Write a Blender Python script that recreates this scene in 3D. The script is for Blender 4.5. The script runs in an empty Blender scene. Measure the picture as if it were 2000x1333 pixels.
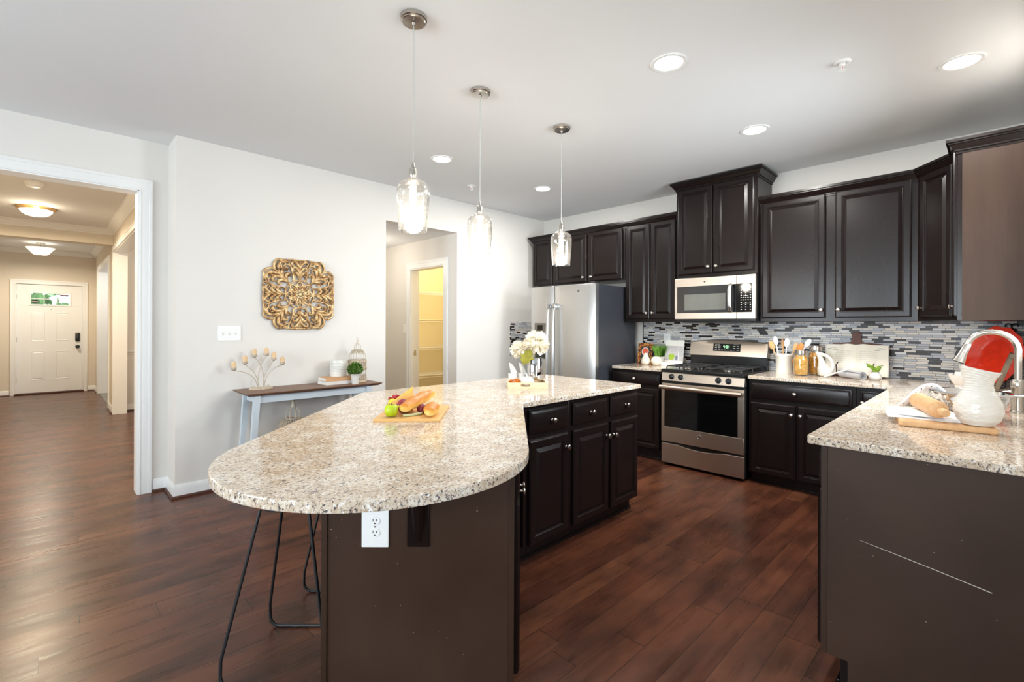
import bpy, bmesh, math, random
from mathutils import Matrix, Vector
random.seed(7)
S = bpy.context.scene
COL = S.collection
PI = math.pi
rad = math.radians

# ------------------------------------------------------------ camera, world, daylight, exposure
CAM_H, CAM_F, CAM_YAW, CAM_ROLL = 1.3276, 928.76, 45.528, 0.2206
def make_camera():
    a, r = rad(CAM_YAW), rad(CAM_ROLL)
    fw = Vector((math.cos(a), math.sin(a), 0)); rt = Vector((math.sin(a), -math.cos(a), 0)); up = Vector((0, 0, 1))
    R = math.cos(r) * rt + math.sin(r) * up
    U = -math.sin(r) * rt + math.cos(r) * up
    M = Matrix(((R.x, U.x, -fw.x, 0), (R.y, U.y, -fw.y, 0), (R.z, U.z, -fw.z, CAM_H), (0, 0, 0, 1)))
    cd = bpy.data.cameras.new('camera'); co = bpy.data.objects.new('camera', cd); COL.objects.link(co)
    co.matrix_world = M
    cd.sensor_fit = 'HORIZONTAL'; cd.sensor_width = 36.0; cd.lens = 36.0 * CAM_F / 2000.0
    cd.shift_y = -(666.5 - 636.51) / 2000.0
    cd.clip_start = 0.05; cd.clip_end = 200
    S.camera = co
make_camera()

w = bpy.data.worlds.new('daylight'); S.world = w; w.use_nodes = True
bg = w.node_tree.nodes['Background']
bg.inputs['Color'].default_value = (0.80, 0.90, 1.0, 1); bg.inputs['Strength'].default_value = 3.5

def area_light(name, loc, direction, sx, sy, watts, color, spread=180):
    ld = bpy.data.lights.new(name, 'AREA'); ld.shape = 'RECTANGLE'; ld.size = sx; ld.size_y = sy
    ld.energy = watts; ld.color = color; ld.spread = math.radians(spread)
    o = bpy.data.objects.new(name, ld); COL.objects.link(o)
    o.location = loc; o.rotation_euler = Vector(direction).to_track_quat('-Z', 'Y').to_euler()
    return o
DAY = (0.84, 0.93, 1.0)
# daylight entering through the windows (each lamp fills its window opening, just outside the glass)
area_light('sink_window_daylight', (3.35, -0.36, 1.71), (0, 1, -0.18), 1.15, 1.05, 52, DAY, 125)
area_light('patio_door_daylight', (0.2, -2.95, 1.15), (0, 1, 0.08), 2.25, 2.05, 48, DAY)
area_light('rear_window_daylight_a', (-3.55, 0.6, 1.55), (1, 0, 0.08), 1.25, 1.45, 142, DAY)
area_light('rear_window_daylight_b', (-3.55, 2.9, 1.55), (1, 0, 0.08), 1.25, 1.45, 142, DAY)
S.view_settings.view_transform = 'Standard'; S.view_settings.look = 'None'
S.view_settings.exposure = 0.0; S.view_settings.gamma = 1.0; S.view_settings.use_curve_mapping = False
S.cycles.use_denoising = True
S.cycles.max_bounces = 10; S.cycles.diffuse_bounces = 5; S.cycles.glossy_bounces = 4
S.cycles.transparent_max_bounces = 16
S.cycles.sample_clamp_indirect = 6.0
S.cycles.caustics_reflective = False; S.cycles.caustics_refractive = False

# ------------------------------------------------------------ mesh helpers
class MB:
    def __init__(s): s.v = []; s.f = []; s.mats = []
    def mark(s): return len(s.v)
    def use(s, mat): s.mats.append((len(s.f), mat)); return s
    def xf(s, n0, M):
        for i in range(n0, len(s.v)): s.v[i] = tuple(M @ Vector(s.v[i]))
        return s
    def raw(s, vs, fs):
        n = len(s.v); s.v += [tuple(p) for p in vs]; s.f += [tuple(i + n for i in f) for f in fs]; return s
    def box(s, x0, x1, y0, y1, z0, z1, bev=0.0, seg=2):
        x0, x1 = min(x0, x1), max(x0, x1); y0, y1 = min(y0, y1), max(y0, y1); z0, z1 = min(z0, z1), max(z0, z1)
        vs = [(x0,y0,z0),(x1,y0,z0),(x1,y1,z0),(x0,y1,z0),(x0,y0,z1),(x1,y0,z1),(x1,y1,z1),(x0,y1,z1)]
        fs = [(3,2,1,0),(4,5,6,7),(0,1,5,4),(1,2,6,5),(2,3,7,6),(3,0,4,7)]
        if bev <= 0: return s.raw(vs, fs)
        b = bmesh.new(); bv = [b.verts.new(p) for p in vs]
        for f in fs: b.faces.new([bv[i] for i in f])
        bmesh.ops.bevel(b, geom=list(b.edges), offset=min(bev, .49*min(x1-x0, y1-y0, z1-z0)), segments=seg, affect='EDGES', profile=.5)
        b.verts.index_update()
        s.raw([v.co[:] for v in b.verts], [[v.index for v in f.verts] for f in b.faces]); b.free(); return s
    def prism(s, poly, z0, z1, bev=0.0, seg=2, holes=()):
        b = bmesh.new(); loops = []
        for lp in [poly] + list(holes):
            vs = [b.verts.new((x, y, z1)) for x, y in lp]
            es = [b.edges.new((vs[i], vs[(i+1) % len(vs)])) for i in range(len(vs))]
            loops.append((vs, es))
        if holes: bmesh.ops.triangle_fill(b, use_beauty=True, edges=[e for _, es in loops for e in es])
        else: b.faces.new(loops[0][0])
        top = list(b.faces)
        r = bmesh.ops.extrude_face_region(b, geom=top)
        nv = [g for g in r['geom'] if isinstance(g, bmesh.types.BMVert)]
        for v in nv: v.co.z = z0
        b.faces.ensure_lookup_table()
        if not any(abs(f.calc_center_median().z - z1) < 1e-6 and all(abs(v.co.z - z1) < 1e-6 for v in f.verts) for f in b.faces):
            pass
        bmesh.ops.recalc_face_normals(b, faces=list(b.faces))
        if bev > 0:
            es = [e for e in b.edges if len(e.link_faces) == 2 and abs(e.verts[0].co.z - e.verts[1].co.z) < 1e-6
                  and e.link_faces[0].normal.angle(e.link_faces[1].normal, 0) > 1.0]
            bmesh.ops.bevel(b, geom=es, offset=bev, segments=seg, affect='EDGES', profile=.5)
        b.verts.index_update()
        s.raw([v.co[:] for v in b.verts], [[v.index for v in f.verts] for f in b.faces]); b.free(); return s
    def lathe(s, prof, c=(0,0,0), seg=32, M=None, sx=1, sy=1):
        n0 = s.mark(); vs = []; fs = []; idx = []
        for r, z in prof:
            if r < 1e-6: idx.append([len(vs)]); vs.append((0, 0, z))
            else:
                idx.append(list(range(len(vs), len(vs)+seg)))
                vs += [(r*math.cos(2*PI*k/seg)*sx, r*math.sin(2*PI*k/seg)*sy, z) for k in range(seg)]
        for a, b in zip(idx, idx[1:]):
            for k in range(seg):
                k2 = (k+1) % seg
                q = [a[k % len(a)], a[k2 % len(a)], b[k2 % len(b)], b[k % len(b)]]
                q2 = [];  [q2.append(i) for i in q if i not in q2]
                if len(q2) > 2: fs.append(q2)
        s.raw(vs, fs)
        if M is not None: s.xf(n0, M)
        s.xf(n0, Matrix.Translation(Vector(c))); return s
    def cyl(s, p0, p1, r0, r1=None, seg=16):
        r1 = r0 if r1 is None else r1
        p0, p1 = Vector(p0), Vector(p1); d = p1 - p0
        q = d.to_track_quat('Z', 'Y').to_matrix().to_4x4()
        return s.lathe([(0, 0), (r0, 0), (r1, d.length), (0, d.length)], p0, seg, q)
    def tube(s, pts, r, seg=8, closed=False, caps=True, flat=1.0, up=None):
        P = [Vector(p) for p in pts]; n = len(P); R = r if isinstance(r, (list, tuple)) else [r]*n
        vs = []; fs = []; prev = None
        for i in range(n):
            if closed: t = P[(i+1) % n] - P[i-1]
            else: t = P[min(i+1, n-1)] - P[max(i-1, 0)]
            t = t.normalized() if t.length > 1e-9 else Vector((0,0,1))
            if up is not None: ref = Vector(up)
            elif prev is None: ref = Vector((0,0,1)) if abs(t.z) < .9 else Vector((1,0,0))
            else: ref = prev
            b = ref - t*ref.dot(t)
            if b.length < 1e-6: b = t.orthogonal()
            b.normalize(); prev = b; c = t.cross(b)
            for k in range(seg):
                a = 2*PI*(k+.5)/seg
                vs.append(P[i] + R[i]*(math.cos(a)*c + math.sin(a)*flat*b))
        m = n if closed else n-1
        for i in range(m):
            j = (i+1) % n
            for k in range(seg):
                k2 = (k+1) % seg; fs.append((i*seg+k, i*seg+k2, j*seg+k2, j*seg+k))
        if caps and not closed: fs += [tuple(range(seg-1, -1, -1)), tuple((n-1)*seg+k for k in range(seg))]
        return s.raw(vs, fs)
    def ball(s, c, r, u=16, v=10, M=None):
        r = (r, r, r) if not isinstance(r, (tuple, list)) else r
        n0 = s.mark()
        s.lathe([(math.sin(PI*i/v) if 0 < i < v else 0, -math.cos(PI*i/v)) for i in range(v+1)], (0,0,0), u)
        T = Matrix.Diagonal((r[0], r[1], r[2], 1))
        if M is not None: T = M @ T
        s.xf(n0, Matrix.Translation(Vector(c)) @ T); return s
    def rings(s, x0, x1, z0, z1, prof):
        """front panel in the plane y = 0 facing -y: concentric rectangles (inset, height)"""
        vs = [(x0,0,z0),(x1,0,z0),(x1,0,z1),(x0,0,z1)]; fs = [(3,2,1,0)]
        for ins, hgt in prof:
            n = len(vs); vs += [(x0+ins,-hgt,z0+ins),(x1-ins,-hgt,z0+ins),(x1-ins,-hgt,z1-ins),(x0+ins,-hgt,z1-ins)]
            fs += [(n-4+k, n-4+(k+1) % 4, n+(k+1) % 4, n+k) for k in range(4)]
        n = len(vs); fs.append((n-4, n-3, n-2, n-1))
        return s.raw(vs, fs)
    def sweep(s, path, prof, closed=False, caps=True):
        """profile (out, z) carried along a 2-D path; 'out' is to the right of travel; mitred corners"""
        n = len(path); P = [Vector((p[0], p[1])) for p in path]; vs = []; fs = []
        m = len(prof)
        for i in range(n):
            d1 = (P[i]-P[i-1]) if (i > 0 or closed) else (P[1]-P[0])
            d2 = (P[(i+1) % n]-P[i]) if (i < n-1 or closed) else (P[-1]-P[-2])
            n1 = Vector((d1.y, -d1.x)).normalized(); n2 = Vector((d2.y, -d2.x)).normalized()
            mt = n1+n2; mt = mt.normalized() if mt.length > 1e-6 else n1
            k = 1.0/max(.3, mt.dot(n1))
            vs += [(P[i].x+mt.x*o*k, P[i].y+mt.y*o*k, z) for o, z in prof]
        L = n if closed else n-1
        for i in range(L):
            j = (i+1) % n
            for k in range(m):
                k2 = (k+1) % m; fs.append((i*m+k, j*m+k, j*m+k2, i*m+k2))
        if caps and not closed: fs += [tuple(range(m)), tuple((n-1)*m+k for k in range(m-1, -1, -1))]
        return s.raw(vs, fs)
    def build(s, name, mat, parent=None, smooth=20, loc=None):
        me = bpy.data.meshes.new(name); me.from_pydata(s.v, [], s.f)
        for k, (f0, mm) in enumerate(s.mats):
            me.materials.append(mm) if me.materials else (me.materials.append(mat), me.materials.append(mm))
            for pi in range(f0, s.mats[k+1][0] if k+1 < len(s.mats) else len(s.f)): me.polygons[pi].material_index = k+1
        b = bmesh.new(); b.from_mesh(me)
        bmesh.ops.remove_doubles(b, verts=list(b.verts), dist=1e-6)
        bmesh.ops.recalc_face_normals(b, faces=list(b.faces)); b.to_mesh(me); b.free()
        if smooth:
            me.shade_smooth(); me.set_sharp_from_angle(angle=rad(smooth))
        if not me.materials: me.materials.append(mat)
        o = bpy.data.objects.new(name, me); COL.objects.link(o)
        if parent is not None: o.parent = parent
        if loc is not None: o.location = loc
        return o

def T(x, y, z): return Matrix.Translation(Vector((x, y, z)))
def RX(d): return Matrix.Rotation(rad(d), 4, 'X')
def RY(d): return Matrix.Rotation(rad(d), 4, 'Y')
def RZ(d): return Matrix.Rotation(rad(d), 4, 'Z')
def tag(o, label, cat, group=None):
    o['label'] = label; o['category'] = cat
    if group: o['group'] = group
    return o
def thing(name, label, cat, loc=(0,0,0), rz=0.0, group=None, rot=None):
    o = bpy.data.objects.new(name, None); o.empty_display_size = .05; COL.objects.link(o)
    o.location = loc; o.rotation_euler = rot if rot else (0, 0, rad(rz))
    return tag(o, label, cat, group)
def struct(name, mb, mat, label=None, cat=None, smooth=20, parent=None):
    o = mb.build(name, mat, parent, smooth)
    if parent is None:
        o['kind'] = 'structure'
        if label: o['label'] = label; o['category'] = cat or name.split('_')[0]
    return o
def single(name, mb, mat, label, cat, loc=(0,0,0), rz=0.0, group=None, smooth=20, rot=None):
    o = mb.build(name, mat, None, smooth); o.location = loc; o.rotation_euler = rot if rot else (0, 0, rad(rz))
    return tag(o, label, cat, group)
def clone(root, loc, rz, label, group=None):
    r = root.copy(); COL.objects.link(r); r.location = loc; r.rotation_euler = (0, 0, rad(rz)); r['label'] = label
    if group: r['group'] = group
    for ch in list(root.children):
        c = ch.copy(); COL.objects.link(c); c.parent = r
        for g in list(ch.children):
            d = g.copy(); COL.objects.link(d); d.parent = c
    return r
def arc(cx, cy, r, a0, a1, n):
    return [(cx+r*math.cos(rad(a0+(a1-a0)*i/n)), cy+r*math.sin(rad(a0+(a1-a0)*i/n))) for i in range(n+1)]
def bez(p0, p1, p2, p3, n=12):
    out = []
    for i in range(n+1):
        t = i/n; q = 1-t
        out.append(tuple(q*q*q*a+3*q*q*t*b+3*q*t*t*c+t*t*t*d for a, b, c, d in zip(p0, p1, p2, p3)))
    return out
def fwd(d, l, z=0.0):
    """a point d metres along the island's slanting leg and l metres to its cabinet side"""
    a = rad(CAM_YAW); return (math.cos(a)*d+math.sin(a)*l, math.sin(a)*d-math.cos(a)*l, z)

# ------------------------------------------------------------ materials
def lin(r, g, b):
    f = lambda c: (c/255/12.92 if c/255 <= .04045 else ((c/255+.055)/1.055)**2.4)
    return (f(r), f(g), f(b), 1)
class NT:
    def __init__(s, name):
        s.m = bpy.data.materials.new(name); s.m.use_nodes = True; s.t = s.m.node_tree
        s.p = s.t.nodes['Principled BSDF']; s.out = s.t.nodes['Material Output']
    def n(s, typ, **kw):
        nd = s.t.nodes.new(typ)
        for k, v in kw.items():
            if k.startswith('i_'):
                key = k[2:].replace('_', ' '); nd.inputs[int(key) if key.isdigit() else key].default_value = v
            else: setattr(nd, k, v)
        return nd
    def l(s, a, b): s.t.links.new(a, b)
    def math(s, op, a, b=None, c=None):
        nd = s.n('ShaderNodeMath', operation=op)
        for i, x in enumerate((a, b, c)):
            if x is None: continue
            if isinstance(x, (int, float)): nd.inputs[i].default_value = x
            else: s.l(x, nd.inputs[i])
        return nd.outputs[0]
    def coord(s, scale=(1,1,1), kind='Object', rot=(0,0,0)):
        tc = s.n('ShaderNodeTexCoord'); mp = s.n('ShaderNodeMapping'); s.l(tc.outputs[kind], mp.inputs['Vector'])
        mp.inputs['Scale'].default_value = scale; mp.inputs['Rotation'].default_value = rot
        return mp.outputs[0]
    def noise(s, vec, scale, detail=3, rough=.5):
        nd = s.n('ShaderNodeTexNoise'); nd.inputs['Scale'].default_value = scale; nd.inputs['Detail'].default_value = detail
        nd.inputs['Roughness'].default_value = rough; s.l(vec, nd.inputs['Vector']); return nd.outputs['Fac']
    def ramp(s, fac, stops, interp='LINEAR'):
        r = s.n('ShaderNodeValToRGB'); r.color_ramp.interpolation = interp
        e = r.color_ramp.elements
        while len(e) < len(stops): e.new(.5)
        for el, (p, c) in zip(e, stops): el.position = p; el.color = c if len(c) == 4 else (*c, 1)
        s.l(fac, r.inputs[0]); return r.outputs[0]
    def mix(s, fac, a, b, mode='MIX'):
        nd = s.n('ShaderNodeMix', data_type='RGBA', blend_type=mode)
        for key, x in ((0, fac), (6, a), (7, b)):
            if isinstance(x, (int, float)): nd.inputs[key].default_value = x
            elif isinstance(x, tuple): nd.inputs[key].default_value = x
            else: s.l(x, nd.inputs[key])
        return nd.outputs[2]
    def bump(s, h, strength, dist=.01):
        nd = s.n('ShaderNodeBump'); nd.inputs['Strength'].default_value = strength; nd.inputs['Distance'].default_value = dist
        s.l(h, nd.inputs['Height']); s.l(nd.outputs[0], s.p.inputs['Normal']); return nd
    def set(s, **kw):
        for k, v in kw.items():
            key = k.replace('_', ' ')
            if isinstance(v, (int, float, tuple)): s.p.inputs[key].default_value = v
            else: s.l(v, s.p.inputs[key])
        return s
def plain(name, col, rough=.5, metal=0.0, var=.06, scale=8.0, bump=0.0, bscale=60.0, stretch=(1,1,1), coat=0.0, spec=.5):
    """a surface with slight tonal mottling and an optional fine bump"""
    t = NT(name); v = t.coord(stretch)
    f = t.noise(v, scale)
    a = tuple(max(0, c*(1-var)) for c in col[:3])+(1,); b = tuple(min(1, c*(1+var)) for c in col[:3])+(1,)
    t.set(Base_Color=t.ramp(f, [(.3, a), (.7, b)]), Roughness=rough, Metallic=metal, Coat_Weight=coat, Specular_IOR_Level=spec)
    if bump: t.bump(t.noise(v, bscale, 4), bump, .004)
    return t.m
def emitter(name, col, strength):
    t = NT(name); t.set(Base_Color=(1,1,1,1), Emission_Color=col, Emission_Strength=strength); return t.m

M = {}
M['wall'] = plain('painted_wall', lin(226,222,216), .75, var=.012, scale=2, bump=.05, bscale=220)
M['ceil'] = plain('ceiling_paint', lin(228,229,230), .85, var=.01, scale=1.5, bump=.05, bscale=200)
M['hallwall'] = plain('hall_beige_paint', lin(222,212,196), .75, var=.012, scale=2, bump=.04, bscale=200)
M['pantrywall'] = plain('pantry_cream_paint', lin(232,222,194), .75, var=.012, scale=2)
M['trim'] = plain('white_trim_paint', lin(236,236,234), .35, var=.01, scale=3)
M['white'] = plain('white_plastic', lin(240,240,238), .35, var=.01)
M['slot'] = plain('dark_slot', lin(40,38,36), .6)
M['black'] = plain('black_enamel', lin(22,22,23), .22, var=.1)
M['blackmetal'] = plain('black_powder_coat', lin(26,27,30), .38, var=.1, scale=30)
M['blackglass'] = plain('black_glass', lin(10,10,11), .06, var=.02)
M['castiron'] = plain('cast_iron', lin(38,37,37), .42, var=.15, scale=40, bump=.15, bscale=180)
M['nickel'] = plain('satin_nickel', lin(196,190,182), .24, 1.0, var=.03, scale=20)
M['chrome'] = plain('polished_chrome', lin(215,216,218), .08, 1.0, var=.01)
M['fridge_side'] = plain('charcoal_side_panel', lin(58,60,66), .32, var=.05, scale=5, bump=.08, bscale=400)
M['ceramic'] = plain('white_ceramic', lin(224,222,216), .22, var=.012, coat=.3)
M['cream'] = plain('cream_ceramic', lin(236,226,206), .35, var=.03)
M['stone'] = plain('pale_stoneware', lin(212,208,198), .45, var=.06, scale=40)
M['paper'] = plain('paper_white', lin(238,234,226), .7, var=.015)
M['cloth'] = plain('white_linen', lin(232,232,234), .9, var=.03, scale=30, bump=.3, bscale=400)
M['greytowel'] = plain('grey_towel', lin(186,184,186), .95, var=.12, scale=60, bump=.6, bscale=500)
M['leaf'] = plain('leaf_green', lin(78,118,36), .5, var=.45, scale=40)
M['leafdark'] = plain('boxwood_green', lin(86,122,44), .5, var=.5, scale=60)
M['olive'] = plain('olive_leaf', lin(138,132,36), .6, var=.25, scale=30)
M['grass'] = plain('grass_green', lin(122,172,66), .55, var=.5, scale=50)
M['petal'] = plain('cream_petal', lin(246,238,220), .6, var=.04, scale=40)
M['antique'] = plain('antique_cream_metal', lin(206,190,166), .5, .15, var=.14, scale=70)
M['wire'] = plain('cream_wire', lin(198,184,166), .45, .3, var=.15, scale=60)
M['candle'] = plain('tan_wax', lin(228,194,150), .6, var=.04, scale=30)
M['cupglass'] = plain('pale_cup', lin(196,188,168), .3, var=.05)
M['blue_paint'] = plain('pale_blue_grey_paint', lin(206,216,224), .45, var=.02)
M['bookorange'] = plain('tan_book_cover', lin(206,158,112), .6, var=.06)
M['bookwhite'] = plain('white_book_cover', lin(226,222,216), .5, var=.03)
M['bread'] = None
M['redplate'] = plain('red_glaze', lin(236,56,30), .14, var=.12, scale=22, bump=.35, bscale=26, coat=.5)
M['redprint'] = None
M['copper'] = plain('copper', lin(196,120,70), .3, 1.0)
M['pumpkin_orange'] = plain('orange_petals', lin(232,138,40), .6, var=.35, scale=60)
M['quartz'] = plain('frosted_pale_glass', lin(232,224,216), .25, var=.06, scale=50)
M['greytile'] = plain('grey_tile_floor', lin(120,118,112), .4, var=.08, scale=5)
M['concrete'] = plain('porch_concrete', lin(180,178,172), .8, var=.08)

def wood(name, c1, c2, rough=.4, scale=1.0, axis='x', bump=.05, coat=0.0, spec=.4):
    t = NT(name); st = {'x': (3, 26, 26), 'y': (26, 3, 26), 'z': (26, 26, 3)}[axis]
    v = t.coord(tuple(k*scale for k in st)); f = t.noise(v, 1.0, 6, .6)
    v2 = t.coord(tuple(k*scale*4 for k in st)); g = t.noise(v2, 1.0, 3, .6)
    h = t.math('ADD', t.math('MULTIPLY', f, .7), t.math('MULTIPLY', g, .3))
    t.set(Base_Color=t.ramp(h, [(.32, c1), (.66, c2)]), Roughness=rough, Coat_Weight=coat, Specular_IOR_Level=spec)
    if bump: t.bump(h, bump, .004)
    return t.m
M['cabinet'] = wood('espresso_wood', lin(22,15,14), lin(27,19,17), .25, .6, 'z', 0.0, 0.0, .27)
M['panel'] = wood('brown_laminate_panel', lin(50,34,25), lin(58,41,30), .45, .5, 'z', .02, 0.0, .25)
M['shoe'] = wood('dark_shoe_molding', lin(62,36,26), lin(84,48,34), .4)
M['walnut'] = wood('walnut_tabletop', lin(86,56,38), lin(132,90,62), .4, 1, 'x')
M['maple'] = wood('maple', lin(206,160,112), lin(226,184,138), .45, 1, 'y')
M['bamboo'] = wood('bamboo', lin(214,164,98), lin(228,182,118), .42, 1.4, 'x')
M['palewood'] = wood('pale_wood', lin(226,198,158), lin(240,216,180), .5, 1, 'x')
M['spoonwood'] = wood('spoon_wood', lin(214,160,104), lin(232,184,130), .5, 1.5, 'z')
M['darkwood'] = wood('dark_brown_wood', lin(84,42,24), lin(112,58,34), .45, 1.5, 'z')
M['greywood'] = wood('grey_brown_wood', lin(112,98,80), lin(138,122,102), .6, 1.5, 'z')

def cabinet_scuffs():
    """brown end panels carry small pale chips and one long scratch on the peninsula"""
    t = NT('scuffed_brown_panel'); v = t.coord((1,1,1)); f = t.noise(v, 3.0, 4)
    base = t.ramp(f, [(.3, lin(54,38,29)), (.7, lin(64,46,36))])
    sp = t.n('ShaderNodeTexVoronoi', i_Scale=58.0); t.l(t.coord((1,1,1)), sp.inputs['Vector'])
    wn = t.n('ShaderNodeTexWhiteNoise', noise_dimensions='3D'); t.l(sp.outputs['Color'], wn.inputs['Vector'])
    jag = t.math('MULTIPLY', t.math('ADD', wn.outputs['Value'], -.90), 1.1)
    near = t.math('ADD', sp.outputs['Distance'], t.math('MULTIPLY', t.noise(t.coord((1,1,1)), 300.0, 2), .06))
    dot = t.math('MULTIPLY', t.math('LESS_THAN', near, t.math('ADD', jag, .045)), t.math('GREATER_THAN', wn.outputs['Value'], .90))
    t.set(Base_Color=t.mix(t.math('MULTIPLY', dot, .9), base, lin(158,146,134)), Roughness=t.ramp(f, [(.3, (.38,)*3), (.7, (.48,)*3)]), Specular_IOR_Level=.25)
    t.bump(t.noise(v, 160, 3), .02, .003)
    return t.m
M['scuffed'] = cabinet_scuffs()

def steel(name, col, rough, axis):
    t = NT(name); st = {'h': (60, 2.0, 60), 'v': (60, 60, 1.2), 'y': (60, 2.0, 500), 'x': (2.0, 60, 500), 'z': (400, 400, 1.5)}[axis]
    f = t.noise(t.coord(st), 1.0, 4, .6)
    t.set(Base_Color=t.ramp(f, [(.3, tuple(c*.97 for c in col[:3])+(1,)), (.7, col)]), Metallic=1.0,
          Roughness=t.ramp(f, [(.3, (rough*.85,)*3), (.7, (rough*1.15,)*3)]), Anisotropic=.5)
    return t.m
M['steel'] = steel('brushed_stainless', lin(198,183,168), .36, 'x')
M['steelv'] = steel('brushed_stainless_vertical', lin(200,199,197), .33, 'z')

def granite():
    t = NT('speckled_cream_granite'); v = t.coord((1,1,1))
    big = t.noise(v, 14.0, 4, .6)
    base = t.ramp(big, [(.36, lin(200,182,160)), (.50, lin(214,199,180)), (.66, lin(230,224,214))])
    def flecks(scale, lo, hi, det=4, rgh=.6, off=0.0):
        mp = t.coord((1, 1.35, 1), rot=(0, 0, .35+off)); return t.ramp(t.noise(mp, scale, det, rgh), [(lo, (0,0,0)), (hi, (1,1,1))])
    c = t.mix(t.math('MULTIPLY', flecks(86, .505, .57), .75), base, lin(188,166,142))
    c = t.mix(t.math('MULTIPLY', flecks(106, .565, .605, off=.9), .85), c, lin(132,112,98))
    c = t.mix(t.math('MULTIPLY', flecks(72, .60, .66, off=2.0), .9), c, lin(244,242,238))
    c = t.mix(t.math('MULTIPLY', flecks(98, .592, .622, 3, .62, 1.4), .9), c, lin(62,60,66))
    t.set(Base_Color=c, Roughness=.10, Specular_IOR_Level=.5)
    return t.m
M['granite'] = granite()

def cell_nodes(t, u, v, cu, cv, rand_off, joint_u, joint_v):
    """running rows of cells: returns (row id, col id, joint mask)"""
    vr = t.math('DIVIDE', v, cv); row = t.math('FLOOR', vr)
    wn = t.n('ShaderNodeTexWhiteNoise', noise_dimensions='1D'); t.l(row, wn.inputs['W'])
    ur = t.math('ADD', t.math('DIVIDE', u, cu), t.math('MULTIPLY', wn.outputs['Value'], rand_off)); col = t.math('FLOOR', ur)
    fu = t.math('FRACT', ur); fv = t.math('FRACT', vr)
    ju = t.math('MINIMUM', fu, t.math('SUBTRACT', 1.0, fu)); jv = t.math('MINIMUM', fv, t.math('SUBTRACT', 1.0, fv))
    mask = t.math('MAXIMUM', t.math('LESS_THAN', ju, joint_u/cu), t.math('LESS_THAN', jv, joint_v/cv))
    cb = t.n('ShaderNodeCombineXYZ'); t.l(row, cb.inputs[0]); t.l(col, cb.inputs[1])
    wc = t.n('ShaderNodeTexWhiteNoise', noise_dimensions='2D'); t.l(cb.outputs[0], wc.inputs['Vector'])
    return wc.outputs['Value'], mask
def mosaic():
    t = NT('glass_mosaic_backsplash'); tc = t.n('ShaderNodeTexCoord'); sp = t.n('ShaderNodeSeparateXYZ'); t.l(tc.outputs['Object'], sp.inputs[0])
    u = t.math('ADD', sp.outputs['Y'], sp.outputs['X'])
    val, mask = cell_nodes(t, u, sp.outputs['Z'], .0735, .0176, 3.7, .0012, .0012)
    c = t.ramp(val, [(0, lin(222,220,218)), (.20, lin(184,187,194)), (.34, lin(212,206,198)), (.56, lin(176,178,184)), (.68, lin(42,33,30)), (.91, lin(228,220,206))], 'CONSTANT')
    t.set(Base_Color=t.mix(mask, c, lin(84,80,78)), Roughness=t.math('ADD', t.math('MULTIPLY', mask, .5), .25), Specular_IOR_Level=.22)
    t.bump(t.math('SUBTRACT', 1.0, mask), .15, .002)
    return t.m
M['mosaic'] = mosaic()
def floorboards():
    t = NT('hand_scraped_plank_floor'); tc = t.n('ShaderNodeTexCoord'); sp = t.n('ShaderNodeSeparateXYZ'); t.l(tc.outputs['Object'], sp.inputs[0])
    val, mask = cell_nodes(t, sp.outputs['X'], sp.outputs['Y'], 1.15, .127, 5.3, .0016, .0011)
    plank = t.ramp(val, [(0, lin(72,41,31)), (.3, lin(91,54,39)), (.55, lin(81,47,34)), (.8, lin(100,62,44)), (1, lin(66,38,29))])
    cb = t.n('ShaderNodeCombineXYZ'); t.l(sp.outputs['X'], cb.inputs[0]); t.l(sp.outputs['Y'], cb.inputs[1]); t.l(t.math('MULTIPLY', val, 37.0), cb.inputs[2])
    mp = t.n('ShaderNodeMapping'); t.l(cb.outputs[0], mp.inputs['Vector']); mp.inputs['Scale'].default_value = (2.0, 22, 1)
    g = t.noise(mp.outputs[0], 1.0, 5, .55)
    mp2 = t.n('ShaderNodeMapping'); t.l(tc.outputs['Object'], mp2.inputs['Vector']); mp2.inputs['Scale'].default_value = (2.6, 5.5, 1)
    g2 = t.noise(mp2.outputs[0], 1.0, 3, .55)
    c = t.mix(.55, plank, t.ramp(g, [(.28, (.55,.53,.52)), (.66, (1.2,1.17,1.12))]), 'MULTIPLY')
    c = t.mix(.85, c, t.ramp(g2, [(.34, (.48,.48,.50)), (.60, (1.2,1.14,1.06))]), 'MULTIPLY')
    t.set(Base_Color=t.mix(mask, c, lin(26,15,12)), Roughness=t.ramp(g, [(.3, (.24,)*3), (.7, (.33,)*3)]), Specular_IOR_Level=.28)
    mp3 = t.n('ShaderNodeMapping'); t.l(cb.outputs[0], mp3.inputs['Vector']); mp3.inputs['Scale'].default_value = (6.0, 30.0, 1)
    scr = t.noise(mp3.outputs[0], 1.0, 2, .5)
    h = t.math('SUBTRACT', t.math('ADD', t.math('MULTIPLY', g, .2), scr), t.math('MULTIPLY', mask, 1.5))
    t.bump(h, .10, .004)
    return t.m
M['floor'] = floorboards()

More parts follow.
